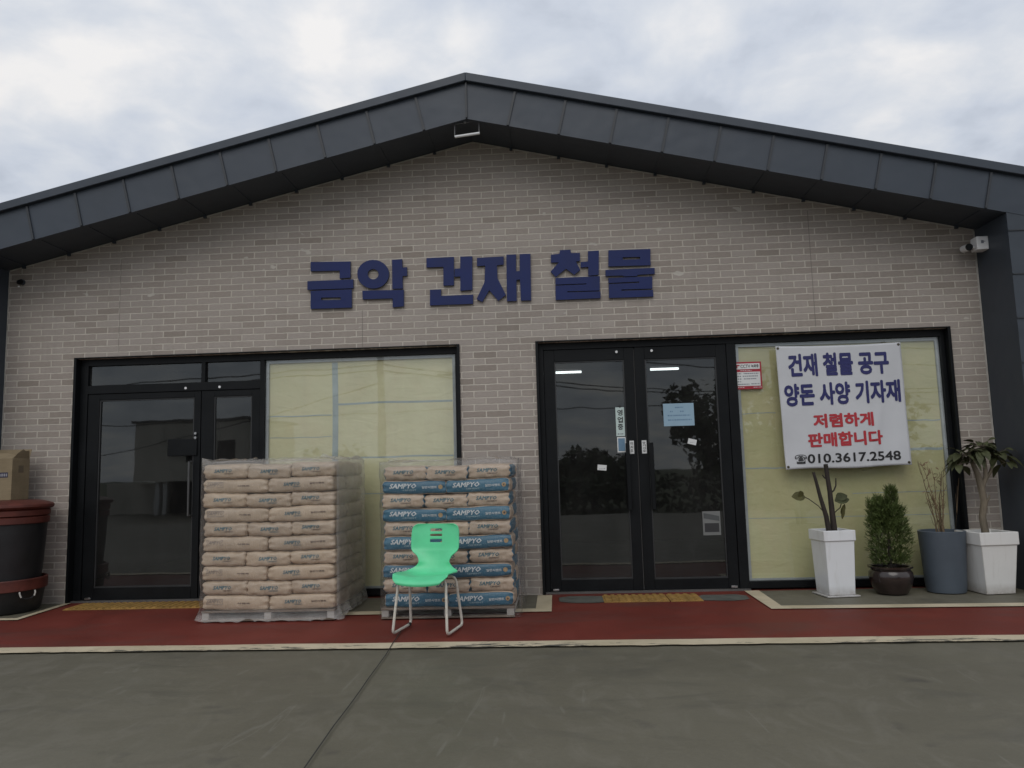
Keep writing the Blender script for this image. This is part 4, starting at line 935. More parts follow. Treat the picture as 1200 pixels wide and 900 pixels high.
for s_ in (-1, 1):
    pts = [(s_ * .10, -.12, .398), (s_ * .188, -.135, .394), (s_ * .214, -.205, .012), (s_ * .214, .190, .012), (s_ * .190, .105, .392), (s_ * .10, .085, .396)]
    mb = MB(); mb.tube(fillet(pts, 0.045), 0.0105, 12); ob = mb.obj('leg', MAT['tube'], smooth=True); ob.parent = CH
mb = MB(); mb.tube([(-.10, -.12, .398), (.10, -.12, .398)], 0.010, 10); mb.tube([(-.10, .085, .396), (.10, .085, .396)], 0.010, 10); ob = mb.obj('seat_frame', MAT['tube'], smooth=True); ob.parent = CH
mb = MB(); mb.tube([(-.214, .13, .012), (-.214, .165, .012)], 0.0155, 12); ob = mb.obj('glide', MAT['black'], smooth=True); ob.parent = CH

# ------------------------------------------------------------------ rubber tub, barrel and carton by the left pier
MAT['red_rubber'] = simple('brick_red_rubber', (0.100, 0.024, 0.016), 0.55, 0.35, 7, 0.2, 40); MAT['rope'] = simple('white_rope', (0.5, 0.48, 0.44), 0.7)
TX, TY = -5.385, -0.415
T1 = empty('rubber_tub', 'low black rubber tub with a brick red rim and white rope handles', 'tub', (TX, TY, 0.012))
mb = MB(); mb.lathe([(.335, .013), (.350, .03), (.378, .21), (.385, .225), (.375, .225), (.345, .06)], TX, TY, 56); part(mb, 'tub_body', MAT['black'], T1, smooth=True)
mb = MB(); mb.lathe([(.386, .218), (.400, .224), (.402, .318), (.396, .326), (.380, .326), (.377, .3), (.377, .226)], TX, TY, 56, False, False); part(mb, 'rim', MAT['red_rubber'], T1, smooth=True)
for ang in (-20, -78, -150):
    a = R(ang); ca, sa = math.cos(a), math.sin(a); tg = Vector((-sa, ca, 0)); c0 = Vector((TX + .388 * ca, TY + .388 * sa, .205)); nn = Vector((ca, sa, 0))
    pts = [c0 - tg * .075, c0 - tg * .075 + nn * .012 + Vector((0, 0, -.02)), c0 - tg * .04 + nn * .022 + Vector((0, 0, -.06)), c0 + tg * .04 + nn * .022 + Vector((0, 0, -.06)), c0 + tg * .075 + nn * .012 + Vector((0, 0, -.02)), c0 + tg * .075]
    mb = MB(); mb.tube(fillet(pts, .03), .007, 8); part(mb, 'handle', MAT['black'], T1, smooth=True)
    for sgn in (-1, 1):
        mb = MB(); q0 = c0 + tg * (.075 * sgn) + nn * .014; mb.tube([q0 + Vector((0, 0, .012)), q0 + Vector((0, 0, -.012)) + nn * .006, q0 + Vector((0, 0, -.04)) - tg * .012 * sgn + nn * .008], .007, 8); part(mb, 'rope_knot', MAT['rope'], T1, smooth=True)
T2 = empty('rubber_barrel', 'tall black rubber barrel with stacked brick red rings and lid', 'barrel', (TX, TY, 0.33))
mb = MB(); mb.lathe([(.330, .15), (.345, .328), (.360, .50), (.380, .845), (.370, .85)], TX, TY, 56); part(mb, 'barrel_body', MAT['black'], T2, smooth=True)
mb = MB(); mb.lathe([(.384, .840), (.396, .845), (.398, .900), (.386, .908)], TX, TY, 56); part(mb, 'ring', MAT['red_rubber'], T2, smooth=True)
mb = MB(); mb.lathe([(.372, .909), (.400, .918), (.403, .965), (.390, .975)], TX, TY, 56); part(mb, 'ring', MAT['red_rubber'], T2, smooth=True)
mb = MB(); mb.lathe([(.392, .976), (.420, .985), (.432, 1.000), (.430, 1.020), (.415, 1.032), (.34, 1.055), (.30, 1.062), (.10, 1.066)], TX, TY, 56); part(mb, 'lid', MAT['red_rubber'], T2, smooth=True)
t_ = MT('corrugated_card'); v_ = t_.coord(); a_ = t_.noise(5, 5, 0.6, v_); f_ = t_.noise(60, 2, 0.5, t_.coord(scale=(0.1, 0.1, 4)))
t_.col(t_.mix(0.3, t_.ramp(a_, [(0.3, (0.19, 0.145, 0.085, 1)), (0.7, (0.25, 0.195, 0.118, 1))]), t_.ramp(f_, [(0.3, (0.4, 0.4, 0.4, 1)), (0.7, (0.6, 0.6, 0.6, 1))]), 'OVERLAY')); t_.set(Roughness=0.85); MAT['card'] = t_.m
CB = empty('cardboard_box', 'open brown cardboard carton with a dark printed band on the barrel lid', 'box', (-5.53, -0.35, 1.067))
bx0, bx1, by0, by1, bz0, bz1 = -5.78, -5.275, -.465, -.215, 1.0675, 1.465
mb = MB(); th = .005
mb.box(bx0, bx1, by0, by0 + th, bz0, bz1); mb.box(bx0, bx1, by1 - th, by1, bz0, bz1); mb.box(bx0, bx0 + th, by0 + th, by1 - th, bz0, bz1); mb.box(bx1 - th, bx1, by0 + th, by1 - th, bz0, bz1); mb.box(bx0 + th, bx1 - th, by0 + th, by1 - th, bz0, bz0 + th)
part(mb, 'carton', MAT['card'], CB, bevel=.0015)
def flap(pts):
    m_ = MB(); m_.face(pts); ob_ = part(m_, 'flap', MAT['card'], CB); sm = ob_.modifiers.new('thick', 'SOLIDIFY'); sm.thickness = .004; return ob_
flap([(bx1 - .002, by0 + .006, bz1 + .002), (bx1 - .002, by1 - .006, bz1 + .002), (bx1 + .012, by1 - .03, bz1 + .085), (bx1 + .015, (by0 + by1) / 2 + .04, bz1 + .078), (bx1 + .015, (by0 + by1) / 2, bz1 + .095), (bx1 + .01, by0 + .055, bz1 + .055)])
flap([(bx0 + .004, by0 + .002, bz1 + .002), (bx1 - .008, by0 + .002, bz1 + .002), (bx1 - .03, by0 + .09, bz1 + .040), (bx1 - .15, by0 + .115, bz1 + .062), (bx0 + .01, by0 + .12, bz1 + .055)])
flap([(bx0 + .004, by1 - .002, bz1 + .002), (bx1 - .008, by1 - .002, bz1 + .002), (bx1 - .02, by1 + .05, bz1 + .10), (bx0 + .01, by1 + .05, bz1 + .105)])
mb = MB(); mb.box(-5.70, -5.315, by0 - .0012, by0 - .0002, 1.285, 1.335); part(mb, 'printed_band', simple('navy_print', (0.02, 0.02, 0.05), 0.7), CB)
rows_ = random.Random(3); mb = MB(); x = -5.68
while x < -5.33:
    w_ = rows_.uniform(.010, .018); mb.box(x, x + w_, by0 - .0022, by0 - .0013, 1.296, 1.322 + rows_.uniform(-.004, .002)); x += w_ + .007
part(mb, 'print', simple('pale_box_print', (0.25, 0.24, 0.26), 0.7), CB)
mb = MB(); mb.box(bx1 + .0002, bx1 + .001, -.375, -.305, 1.33, 1.40); part(mb, 'marking', simple('faded_box_print', (0.13, 0.10, 0.065), 0.8), CB)

# ------------------------------------------------------------------ pots and plants
def m_pot(name, c, rough, coat):
    t = MT(name); v = t.coord(); s_ = t.node('ShaderNodeSeparateXYZ'); tc_ = t.node('ShaderNodeTexCoord'); t.l.new(tc_.outputs['Object'], s_.inputs[0])
    cc = t.ramp(t.noise(3, 4, 0.6, v), [(0.3, sc4(c, 0.93)), (0.7, c4(c))])
    st = t.noise(3.2, 6, 0.65, t.coord(scale=(6, 6, 0.6)))
    cc = t.mix(t.ramp(st, [(0.54, (0, 0, 0, 1)), (0.74, (0.35, 0.35, 0.35, 1))]), cc, (0.40, 0.37, 0.32, 1))
    d_ = t.math('MULTIPLY', t.math('MAXIMUM', t.math('SUBTRACT', 0.11, s_.outputs[2]), 0.0), t.math('MULTIPLY', t.noise(22, 5, 0.7, v), 12.0))
    cc = t.mix(t.math('MINIMUM', d_, 0.6), cc, (0.22, 0.18, 0.14, 1))
    t.col(cc); t.set(Roughness=rough); t.b.inputs['Coat Weight'].default_value = coat; return t.m
MAT['pot_white'] = m_pot('glossy_white_pot', (0.76, 0.775, 0.79), 0.3, 0.3); MAT['pot_cream'] = m_pot('matt_white_pot', (0.68, 0.675, 0.65), 0.5, 0.0); MAT['pot_grey'] = simple('slate_grey_pot', (0.072, 0.090, 0.112), 0.5, 0.12, 4)
MAT['pot_brown'] = simple('dark_brown_glaze', (0.022, 0.013, 0.011), 0.22, 0.4, 8, coat=0.4); MAT['soil'] = simple('potting_soil', (0.03, 0.022, 0.016), 0.95, 0.4, 30, 0.8, 40)
def bark(name, c): return simple(name, c, 0.85, 0.4, 14, 0.8, 50, stretch=(1, 1, 0.4))
MAT['bark_dark'] = bark('dark_bark', (0.030, 0.023, 0.018)); MAT['bark_pale'] = bark('pale_grey_bark', (0.15, 0.125, 0.09)); MAT['twig'] = bark('brown_dry_twig', (0.165, 0.115, 0.065))
def m_leaf(name, c, var=0.35):
    t = MT(name); oi = t.noise(18, 3, 0.6); 
    t.col(t.ramp(oi, [(0.3, sc4(c, 1 - var)), (0.7, sc4(c, 1 + var))])); t.set(Roughness=0.55); t.b.inputs['Specular IOR Level'].default_value = 0.22
    t.b.inputs['Subsurface Weight'].default_value = 0.0; return t.m
MAT['leaf_dark'] = m_leaf('dark_green_leaf', (0.056, 0.062, 0.028)); MAT['leaf_brown'] = m_leaf('olive_brown_leaf', (0.075, 0.070, 0.025)); MAT['conifer'] = m_leaf('conifer_green', (0.066, 0.092, 0.026), 0.5)
def sq_pot(e_, cx, cy, wt, wb, h, lip, m, rz, z0=0.012):
    """square tapered planter with a lip"""
    mb_ = MB(); bm_ = mb_.bm
    rings = [(wb, 0), (wt * .93, h - lip), (wt, h - lip + .002), (wt, h), (wt * .90, h), (wt * .86, h - .06)]
    prev = None; rot = Matrix.Rotation(rz, 3, 'Z')
    for w_, z in rings:
        ring = [bm_.verts.new(rot @ Vector((a * w_ / 2, b * w_ / 2, 0)) + Vector((cx, cy, z0 + z))) for a, b in ((-1, -1), (1, -1), (1, 1), (-1, 1))]
        if prev:
            for k in range(4): bm_.faces.new((prev[k], prev[(k + 1) % 4], ring[(k + 1) % 4], ring[k]))
        else: bm_.faces.new(ring[::-1])
        prev = ring
    bm_.faces.new(prev)
    p_ = part(mb_, 'pot', m, e_, bevel=.006, bseg=3)
    mb_ = MB(); pts = [rot @ Vector((a * wt * .43, b * wt * .43, 0)) for a, b in ((-1, -1), (1, -1), (1, 1), (-1, 1))]
    mb_.slab([(cx + p.x, cy + p.y) for p in pts], z0 + h - .055); part(mb_, 'soil', MAT['soil'], e_)
    return p_
def leaf_blade(mb_, base, d, n_, ln, wd, droop=0.3, fold=0.15):
    """a bent pointed leaf: two rows of quads either side of the midrib"""
    d = d.normalized(); n_ = (n_ - d * n_.dot(d)).normalized(); s_ = d.cross(n_)
    prof = [(0, .12), (.2, .75), (.45, 1), (.7, .82), (.9, .38), (1, .02)]
    prev = None
    for t, w_ in prof:
        c_ = base + d * (ln * t) - Vector((0, 0, 1)) * (droop * ln * t * t)
        l_, r_ = c_ + s_ * (wd / 2 * w_) + n_ * (fold * wd * w_ / 2), c_ - s_ * (wd / 2 * w_) + n_ * (fold * wd * w_ / 2)
        cur = [mb_.bm.verts.new(p) for p in (l_, c_, r_)]
        if prev:
            for k in range(2):
                f = mb_.bm.faces.new((prev[k], prev[k + 1], cur[k + 1], cur[k])); f.smooth = True
        prev = cur
# 1: tall white pot with two cut stems
E1 = empty('potted_plant', 'tall glossy white square pot with two dark cut stems and few leaves', 'potted plant', (2.505, -0.33, 0.0), group='potted plants in front of the window')
p_ = sq_pot(E1, 2.515, -0.33, 0.300, 0.245, 0.575, 0.095, MAT['pot_white'], R(8), 0.026)
mb = MB(); rot = Matrix.Rotation(R(8), 3, 'Z'); pts = [rot @ Vector((a * .152, b * .152, 0)) for a, b in ((-1, -1), (1, -1), (1, 1), (-1, 1))]; mb.slab([(2.515 + p.x, -.33 + p.y) for p in pts], .0125, .0255); keep(mb.obj('saucer', MAT['pot_white'], bevel=.003), p_)
mb = MB(); mb.tube([(2.50, -.33, .52), (2.475, -.34, .72), (2.43, -.35, .90), (2.405, -.35, 1.03), (2.385, -.345, 1.13)], [.026, .022, .018, .015, .013], 9); part(mb, 'stem', MAT['bark_dark'], E1, smooth=True)
mb = MB(); mb.tube([(2.545, -.33, .52), (2.535, -.33, .75), (2.525, -.335, .95), (2.515, -.33, 1.08), (2.505, -.335, 1.20)], [.030, .026, .022, .021, .020], 9)
mb.tube([(2.525, -.335, .93), (2.56, -.34, .955), (2.580, -.345, 1.0), (2.585, -.345, 1.07)], [.009, .008, .007, .005], 7); mb.tube([(2.515, -.33, 1.06), (2.485, -.335, 1.075), (2.47, -.335, 1.10)], [.008, .007, .005], 7); part(mb, 'stem', MAT['bark_dark'], E1, smooth=True)
mb = MB(); mb.tube([(2.47, -.34, .74), (2.40, -.37, .82), (2.31, -.40, .885), (2.27, -.41, .905)], .0045, 6); mb.tube([(2.54, -.33, .74), (2.60, -.36, .80), (2.615, -.37, .86)], .0045, 6); part(mb, 'leaf_stalk', MAT['bark_dark'], E1, smooth=True)
mb = MB(); leaf_blade(mb, Vector((2.275, -.41, .905)), Vector((-1, -.1, .15)), Vector((.1, -.8, .55)), .13, .105, .1); leaf_blade(mb, Vector((2.245, -.41, .90)), Vector((-.3, -.3, .9)), Vector((.2, -.9, .2)), .08, .06, .1); part(mb, 'leaf', MAT['leaf_brown'], E1)
mb = MB(); leaf_blade(mb, Vector((2.555, -.36, .86)), Vector((.9, -.2, .25)), Vector((.0, -.7, .7)), .13, .12, .15); leaf_blade(mb, Vector((2.57, -.36, .875)), Vector((.6, -.3, .5)), Vector((-.2, -.8, .4)), .12, .09, .3); part(mb, 'leaf', MAT['leaf_dark'], E1)
mb = MB(); leaf_blade(mb, Vector((2.625, -.38, .80)), Vector((-.25, -.1, -.9)), Vector((.5, -.8, .1)), .11, .05, .0); leaf_blade(mb, Vector((2.60, -.37, .74)), Vector((.3, -.1, .8)), Vector((.3, -.8, 0)), .10, .05, .0); part(mb, 'leaf', MAT['leaf_brown'], E1)
# 2: bushy conifer in a brown glazed pot
E2 = empty('potted_plant', 'bushy green conifer in a low dark brown glazed pot', 'potted plant', (3.025, -0.31, 0.0), group='potted plants in front of the window')
CX, CY = 3.025, -.31
mb = MB(); mb.lathe([(.115, .0125), (.135, .02), (.172, .09), (.190, .16), (.185, .205), (.168, .228), (.172, .240), (.190, .246), (.192, .262), (.172, .264), (.160, .255), (.156, .20)], CX, CY, 48); part(mb, 'pot', MAT['pot_brown'], E2, smooth=True)
mb = MB(); mb.lathe([(.157, .225), (.10, .236)], CX, CY, 32, False, True); part(mb, 'soil', MAT['soil'], E2)
mb = MB(); mb.tube([(CX, CY, .22), (CX + .005, CY, .32), (CX + .01, CY, .7)], [.02, .017, .008], 8); part(mb, 'trunk', MAT['bark_dark'], E2, smooth=True)
r_ = random.Random(11)
def spray(mb_, p, d, ln, wd, r_):
    """one flat fan of scale-leaved twigs"""
    d = d.normalized(); s_ = d.cross(Vector((r_.uniform(-1, 1), r_.uniform(-1, 1), r_.uniform(-1, 1)))).normalized()
    for k in range(7):
        t = k / 6; b0 = p + d * (ln * t * .85); sg = 1 if k % 2 else -1
        dd = (d + s_ * sg * (.9 - .5 * t)).normalized(); q_ = b0 + dd * (wd * (1 - .5 * t)); w_ = .0048
        nn = d.cross(s_)
        a, b, c_ = b0 - d * w_, q_, b0 + d * w_ * 1.6
        mb_.bm.faces.new([mb_.bm.verts.new(x) for x in (a, b + nn * .004, c_)])
mb = MB()
for lobe, (ox, oy, zb, zt, rr, cnt) in enumerate(((0, 0, .275, .80, .175, 2600), (.045, .0, .55, .965, .10, 900), (-.07, .01, .55, .875, .09, 560), (-.145, .0, .62, .85, .045, 160), (-.01, 0, .6, .86, .08, 300))):
    for _ in range(int(cnt * .8)):
        t = r_.random(); z = zb + (zt - zb) * t
        pr = rr * (0.78 + .24 * math.sin(math.pi * min(1, t * .9 + .12))) * (1 if lobe == 0 else 1 - .55 * t)
        a = r_.uniform(0, 2 * math.pi); clump = 1 + .20 * noise.noise((math.cos(a) * 3 + lobe, math.sin(a) * 3, z * 12)); rad = pr * math.sqrt(r_.uniform(.02, 1)) * clump
        p = Vector((CX + .012 + ox + rad * math.cos(a), CY + oy + rad * math.sin(a) * .9, z))
        d = Vector((math.cos(a) * .7 + r_.uniform(-.7, .7), math.sin(a) * .7 + r_.uniform(-.7, .7), r_.uniform(.1, 1.3) + (0.8 if lobe else 0)))
        spray(mb, p, d, r_.uniform(.03, .06), r_.uniform(.014, .026), r_)
part(mb, 'foliage', MAT['conifer'], E2)
# 3: grey round planter with dry twigs
E3 = empty('potted_plant', 'round slate grey planter with bare brown dry twigs', 'potted plant', (3.535, -0.26, 0.0), group='potted plants in front of the window')
CX, CY = 3.530, -.265
mb = MB(); mb.lathe([(.155, .0125), (.163, .018), (.170, .06), (.198, .545), (.200, .560), (.192, .565), (.184, .560), (.180, .50)], CX, CY, 56); part(mb, 'pot', MAT['pot_grey'], E3, smooth=True)
mb = MB(); mb.lathe([(.181, .515), (.10, .525)], CX, CY, 32, False, True); part(mb, 'soil', MAT['soil'], E3)
mb = MB(); r_ = random.Random(5)
for k in range(10):
    a = r_.uniform(0, 6.28); b0 = Vector((CX - .01 + .03 * math.cos(a), CY + .03 * math.sin(a), .515)); h_ = r_.uniform(.35, .72); lean = Vector((r_.uniform(-.16, .05), r_.uniform(-.08, .06), 0)) * (.5 + h_)
    pts = [b0]
    for j in range(1, 6):
        t = j / 5; pts.append(b0 + lean * t ** 1.4 + Vector((r_.uniform(-.012, .012), r_.uniform(-.012, .012), h_ * t)))
    mb.tube(pts, [.006, .005, .0042, .0035, .0026, .0016], 5)
    for _ in range(4):
        j = r_.randint(1, 4); p = pts[j]; mb.tube([p, p + Vector((r_.uniform(-.04, .04), r_.uniform(-.03, .03), r_.uniform(.02, .06))), p + Vector((r_.uniform(-.05, .05), r_.uniform(-.04, .04), r_.uniform(.06, .13)))], [.003, .0022, .0012], 4)
part(mb, 'twig', MAT['twig'], E3)
mb = MB()
for k in range(40):
    p = Vector((CX - .06 + r_.gauss(0, .045), CY + r_.gauss(0, .04), r_.uniform(.85, 1.2))); leaf_blade(mb, p, Vector((r_.uniform(-1, 1), r_.uniform(-1, 1), r_.uniform(-1, .5))), Vector((r_.uniform(-1, 1), r_.uniform(-1, 1), .3)), .035, .012, .3)
for k in range(3):
    b0 = Vector((CX + .09, CY - .05, .52)); mb.tube([b0, b0 + Vector((.03, -.02, .2)), b0 + Vector((.035 + .02 * k, -.02, .38 + .07 * k))], [.0016, .0013, .0008], 4)
part(mb, 'dry_leaf', MAT['twig'], E3)
# 4: matt white square planter with a leafy tree
E4 = empty('potted_plant', 'matt white square planter with a pale forked trunk and drooping dark leaves', 'potted plant', (3.955, -0.30, 0.0), group='potted plants in front of the window')
CX, CY = 3.888, -.335
sq_pot(E4, CX, CY, 0.362, 0.268, 0.545, 0.115, MAT['pot_cream'], R(7), 0.0125)
tr_ = [[(CX + .015, CY + .02, .48), (CX - .005, CY + .02, .68), (CX + .02, CY + .01, .82), (CX, CY, .94), (CX - .02, CY, 1.06), (CX - .07, CY - .01, 1.20), (CX - .09, CY - .02, 1.27)],
       [(CX, CY, .93), (CX + .045, CY - .01, 1.05), (CX + .05, CY, 1.18), (CX + .04, CY, 1.30)], [(CX + .03, CY, 1.0), (CX + .10, CY + .01, 1.09), (CX + .14, CY, 1.20), (CX + .16, CY, 1.26)], [(CX + .018, CY, .80), (CX + .05, CY - .02, .85), (CX + .055, CY - .02, .88)]]
mb = MB()
for k, pts in enumerate(tr_): mb.tube(pts, [(.034, .030, .030, .030, .026, .018, .010), (.024, .020, .016, .010), (.018, .014, .011, .007), (.012, .009, .006)][k][:len(pts)], 10)
part(mb, 'trunk', MAT['bark_pale'], E4, smooth=True)
mb = MB(); mst = MB(); r_ = random.Random(21)
for (tx_, ty_, tz_, cnt, sz) in ((CX - .13, CY - .02, 1.25, 38, .13), (CX + .03, CY, 1.32, 42, .13), (CX + .17, CY, 1.25, 34, .13), (CX - .02, CY - .06, 1.28, 26, .12), (CX - .20, CY - .03, 1.16, 10, .12), (CX + .22, CY - .02, 1.17, 7, .11)):
    for _ in range(int(cnt * .72)):
        a = r_.uniform(0, 2 * math.pi); el_ = r_.uniform(-.5, .7); d = Vector((math.cos(a), math.sin(a) * .8, el_))
        b0 = Vector((tx_, ty_, tz_)); p = b0 + d.normalized() * r_.uniform(.02, .085)
        leaf_blade(mb, p, d + Vector((0, 0, -.15)), Vector((r_.uniform(-.4, .4), r_.uniform(-.5, .2), 1)), sz * r_.uniform(.55, .95), r_.uniform(.05, .08), r_.uniform(.25, .9), .2)
        mst.tube([b0, p], .0022, 4)
part(mb, 'foliage', MAT['leaf_dark'], E4); part(mst, 'leaf_stalk', MAT['bark_pale'], E4)

# ------------------------------------------------------------------ security cameras and the lamp bracket
V = empty('security_camera', 'white wall camera with a black lens and box on the dark side pier', 'camera', (4.22, -.12, 3.28))
mb = MB(); mb.box(4.122, 4.2315, -.225, -.11, 3.215, 3.345); vb = part(mb, 'junction_box', MAT['white'], V, bevel=.006)
mb = MB(); mb.box(4.160, 4.185, -.2275, -.2252, 3.275, 3.305); mb.box(4.172, 4.200, -.2285, -.2276, 3.290, 3.296); keep(mb.obj('logo', MAT['ink_grey']), vb)
mb = MB(); mb.tube([(4.122, -.16, 3.255), (4.06, -.165, 3.25)], .014, 10); part(mb, 'bracket', MAT['white'], V, smooth=True)
mb = MB(); mb.tube([(4.062, -.09, 3.258), (4.058, -.20, 3.248)], .034, 20); part(mb, 'camera_body', MAT['white'], V, smooth=True)
mb = MB(); mb.tube([(4.058, -.2005, 3.248), (4.0575, -.215, 3.2465)], [.035, .030], 20); part(mb, 'lens', MAT['frame'], V, smooth=True)
V = empty('security_camera', 'small dark dome camera under the soffit at the barrel end of the brick', 'camera', (-5.59, 0, 3.33))
mb = MB(); mb.tube([(-5.59, -.001, 3.345), (-5.59, -.030, 3.345)], .030, 20); part(mb, 'mount', MAT['soffit'], V, smooth=True)
mb = MB(); mb.tube([(-5.59, -.0305, 3.345), (-5.588, -.07, 3.330), (-5.585, -.088, 3.318)], [.027, .022, .010], 20); part(mb, 'dome', MAT['frame'], V, smooth=True)
mb = MB(); mb.tube([(-5.592, -.05, 3.290), (-5.592, -.062, 3.288)], .008, 10); part(mb, 'lens', MAT['white'], V, smooth=True)
V = empty('sign_lamp', 'thin wire bracket with a pale bar hanging under the gable apex', 'lamp', (-.77, -.5, 4.6))
mb = MB(); mb.tube([(-.895, -.50, 4.615), (-.69, -.50, 4.640)], .005, 6); mb.tube([(-.885, -.50, 4.615), (-.885, -.505, 4.490)], .005, 6); mb.tube([(-.645, -.50, 4.63), (-.645, -.505, 4.515)], .005, 6); part(mb, 'bracket', simple('dull_wire', (0.12, 0.12, 0.125), 0.5), V, smooth=True)
mb = MB(); mb.tube([(-.885, -.505, 4.487), (-.64, -.505, 4.512)], .013, 10); part(mb, 'bar', MAT['white'], V, smooth=True)
mb = MB(); mb.tube([(-.785, -.50, 4.66), (-.785, -.50, 4.626)], .014, 8); part(mb, 'hook', MAT['steel'], V, smooth=True)

# ------------------------------------------------------------------ tactile mats at the doors
MAT['mat_yellow'] = simple('worn_yellow_rubber', (0.30, 0.175, 0.045), 0.65, 0.3, 9, 0.3, 60)
def ribbed(label, x0, x1, y0, y1):
    m_ = MB(); z0 = .0055; m_.box(x0, x1, y0, y1, z0, z0 + .006); n_ = max(2, int((x1 - x0) / .065)); w_ = (x1 - x0) / n_
    for i in range(n_):
        xa = x0 + i * w_; m_.prism([(xa + w_ * .12, z0 + .0062), (xa + w_ * .88, z0 + .0062), (xa + w_ * .72, z0 + .016), (xa + w_ * .28, z0 + .016)], y0 + .012, y1 - .012)
    return tag(m_.obj('tactile_mat', MAT['mat_yellow']), label, 'floor mat', 'yellow ribbed mats at the doors')
ribbed('yellow ribbed floor mat in front of the single door beside the brown bags', -4.76, -3.25, -.395, -.05)
ribbed('longer yellow ribbed mat at the double doors', .395, .985, -.50, -.13)
ribbed('shorter yellow ribbed mat at the double doors', .995, 1.285, -.51, -.14)

# ------------------------------------------------------------------ across the road (seen in the glass)
SB = empty('roadside_building', 'pale two storey building on columns across the road, mirrored in the door glass', 'building', (-23.2, -44, -.98))
MAT['stucco'] = simple('weathered_stucco', (0.62, 0.59, 0.52), 0.85, 0.15, 0.4); MAT['stucco_dark'] = simple('dark_grey_stucco', (0.10, 0.10, 0.10), 0.85)  # pale upper storey; plain dark grey for ground storey and roof
mb = MB(); mb.box(-27, -19.3, -48, -40, 1.1, 4.9); part(mb, 'upper_storey', MAT['stucco'], SB)
mb = MB(); mb.box(-27.2, -19.1, -48.2, -39.85, 4.905, 5.05); part(mb, 'roof', MAT['stucco_dark'], SB)
mb = MB(); mb.box(-26.8, -19.5, -47.8, -43, -.98, 1.095); part(mb, 'ground_storey', MAT['stucco_dark'], SB)
mb = MB(); mb.box(-29.2, -25.9, -46, -41, -.98, 1.0); part(mb, 'side_annex', MAT['stucco'], SB)
for x in (-25.6, -25.1, -20.2):
    mb = MB(); mb.box(x, x + .25, -40.5, -40.25, -.98, 1.095); part(mb, 'column', MAT['white'], SB)
for x in (-23.5, -21.5):
    mb = MB(); mb.box(x, x + 1.2, -40.0, -39.99, 2.4, 3.6); part(mb, 'window', MAT['frame'], SB)
MAT['pole'] = simple('concrete_pole', (0.16, 0.15, 0.14), 0.9)
def pole(label, x, y, h, r0=.16, arms=1):
    e_ = empty('utility_pole', label, 'utility pole', (x, y, -1.0), group='utility poles across the road')
    m_ = MB(); m_.tube([(x, y, -1.0), (x, y, h)], [r0, r0 * .6], 12); part(m_, 'post', MAT['pole'], e_, smooth=True)
    for k in range(arms):
        m_ = MB(); z = h - .4 - .8 * k; m_.box(x - .9, x + .9, y - .26, y - .16, z, z + .1); part(m_, 'crossarm', MAT['pole'], e_)
        for dx in (-.8, -.3, .3, .8):
            m_ = MB(); m_.tube([(x + dx, y - .21, z + .1), (x + dx, y - .21, z + .28)], .05, 8); part(m_, 'insulator', MAT['white'], e_, smooth=True)
    return e_
pole('thick grey pole with two crossarms mirrored in the boarded window behind the brown bags', -5.9, -18, 7.2, .17, 2)
pole('slim grey pole mirrored in the boarded window beside the brick pier', -4.6, -28, 6.2, .13, 1)
pole('short pole with one crossarm beside the pale roadside building', -28.6, -37, 2.9, .12, 1)
pole('grey pole with two crossarms beside the roadside trees', 16.0, -30, 7.0, .16, 2)
mb = MB()
def wire(p, q_, sag):
    pts = []
    for i in range(25):
        t = i / 24; pts.append((p[0] + (q_[0] - p[0]) * t, p[1] + (q_[1] - p[1]) * t, p[2] + (q_[2] - p[2]) * t - sag * 4 * t * (1 - t)))
    mb.tube(pts, .022, 5)
for z, s_ in ((7.0, .5), (6.2, .6), (5.0, .5), (4.8, .45)):
    wire((-60, -22, z), (-5.9, -18.2, z), s_); wire((-5.9, -18.2, z), (16, -30.2, z - .3), s_); wire((16, -30.2, z - .3), (70, -34, z), s_)
wire((-28.6, -37.2, 2.7), (-5.9, -18.2, 4.4), .3); wire((-60, -30, 4.4), (-4.6, -28, 4.2), .4); wire((-4.6, -28, 4.2), (60, -26, 4.0), .5)
tag(mb.obj('overhead_wire', MAT['frame']), 'dark overhead wires strung between the roadside poles', 'wires')
MAT['tree_leaf'] = m_leaf('tree_foliage', (0.035, 0.050, 0.020), 0.5)
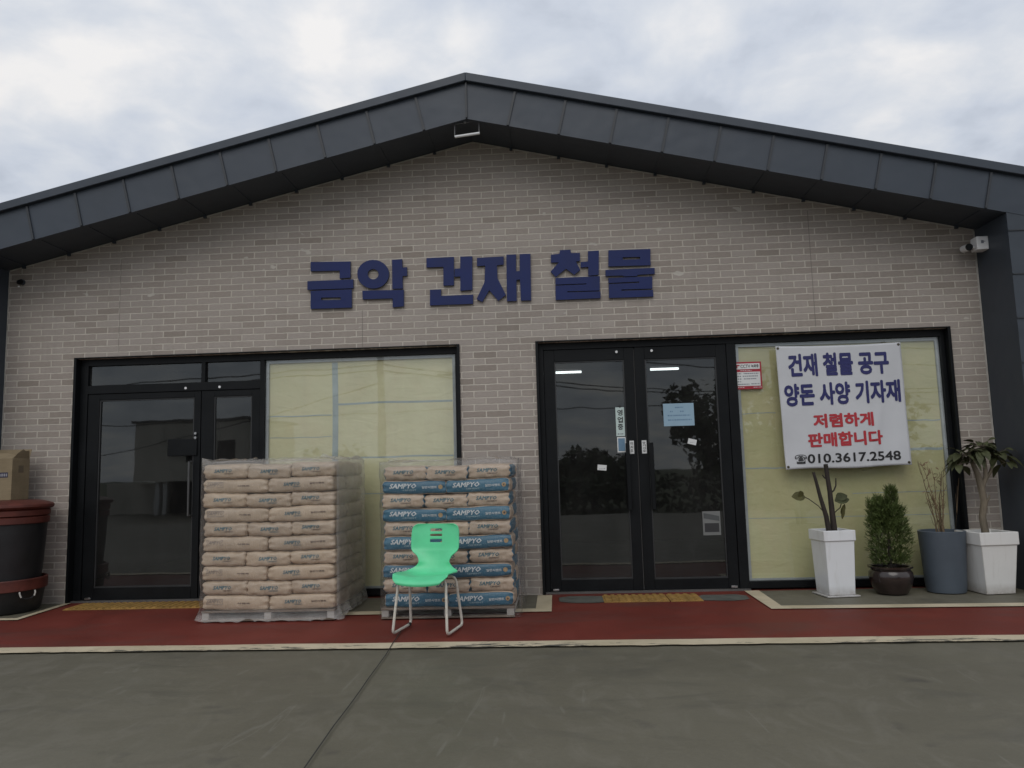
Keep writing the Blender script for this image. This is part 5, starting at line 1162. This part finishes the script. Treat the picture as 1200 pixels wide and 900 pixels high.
def tree(label, x, y, h, rad, seed, z0=-1.0):
    e_ = empty('roadside_tree', label, 'tree', (x, y, z0), group='trees across the road'); r_ = random.Random(seed)
    m_ = MB(); m_.tube([(x, y, z0), (x + .1, y, z0 + h * .4), (x, y, z0 + h * .8)], [.22, .16, .05], 8)
    for k in range(6):
        a = k * 1.05; m_.tube([(x + .05, y, z0 + h * (.3 + .07 * k)), (x + rad * .7 * math.cos(a), y + rad * .7 * math.sin(a), z0 + h * (.5 + .07 * k))], [.08, .02], 5)
    part(m_, 'trunk', MAT['bark_dark'], e_, smooth=True)
    m_ = MB()
    for k in range(34):
        a = r_.uniform(0, 6.28); q_ = math.sqrt(r_.random()); c_ = Vector((x + rad * q_ * math.cos(a), y + rad * q_ * math.sin(a), z0 + h * r_.uniform(.32, .98) * (1 - .25 * q_)))
        cr = rad * r_.uniform(.26, .48)
        for _ in range(75):
            d = Vector((r_.gauss(0, 1), r_.gauss(0, 1), r_.gauss(0, .8))).normalized(); p = c_ + d * cr * r_.uniform(.6, 1.05)
            u_ = Vector((r_.gauss(0, 1), r_.gauss(0, 1), r_.gauss(0, 1))).normalized() * r_.uniform(.16, .30); w_ = u_.cross(d).normalized() * r_.uniform(.13, .22)
            m_.face([p - u_, p - w_, p + u_, p + w_])
    part(m_, 'crown', MAT['tree_leaf'], e_)
tree('tall broad dark tree across the road opposite the double doors', 9.5, -32, 7.6, 3.6, 1)
tree('rounded dark tree beside the tallest roadside tree', 14.5, -33, 6.6, 3.2, 2)
tree('low bushy tree across the road straight opposite the shop', 2.0, -34, 3.0, 2.2, 3)
tree('low spreading bushy tree across the road, second from the roadside building', -3.5, -36, 3.2, 2.4, 4)
tree('small bushy tree close to the roadside building', -13, -38, 3.6, 2.4, 5)
tree('dense bushy tree far along the road past the roadside building', -34, -40, 3.8, 3.0, 6)
mb = MB(); r_ = random.Random(8)
for k in range(9000):
    x = r_.uniform(-45, 40); hh = 1.2 + 1.0 * noise.noise((x * .15, 0, 3)) + .6 * noise.noise((x * .7, 2, 3)); p = Vector((x, -30 + r_.uniform(-1.2, 1.2), -1.0 + max(.3, hh + 0.6) * r_.random()))
    u_ = Vector((r_.gauss(0, 1), r_.gauss(0, 1), r_.gauss(0, 1))).normalized() * .17; w_ = u_.cross(Vector((r_.gauss(0, 1), r_.gauss(0, 1), r_.gauss(0, 1)))).normalized() * .12
    if -27 < x < -17: continue
    mb.face([p - u_, p - w_, p + u_, p + w_])
tag(mb.obj('hedgerow', MAT['tree_leaf']), 'dark overgrown hedgerow along the far side of the road', 'hedge', kind='stuff')
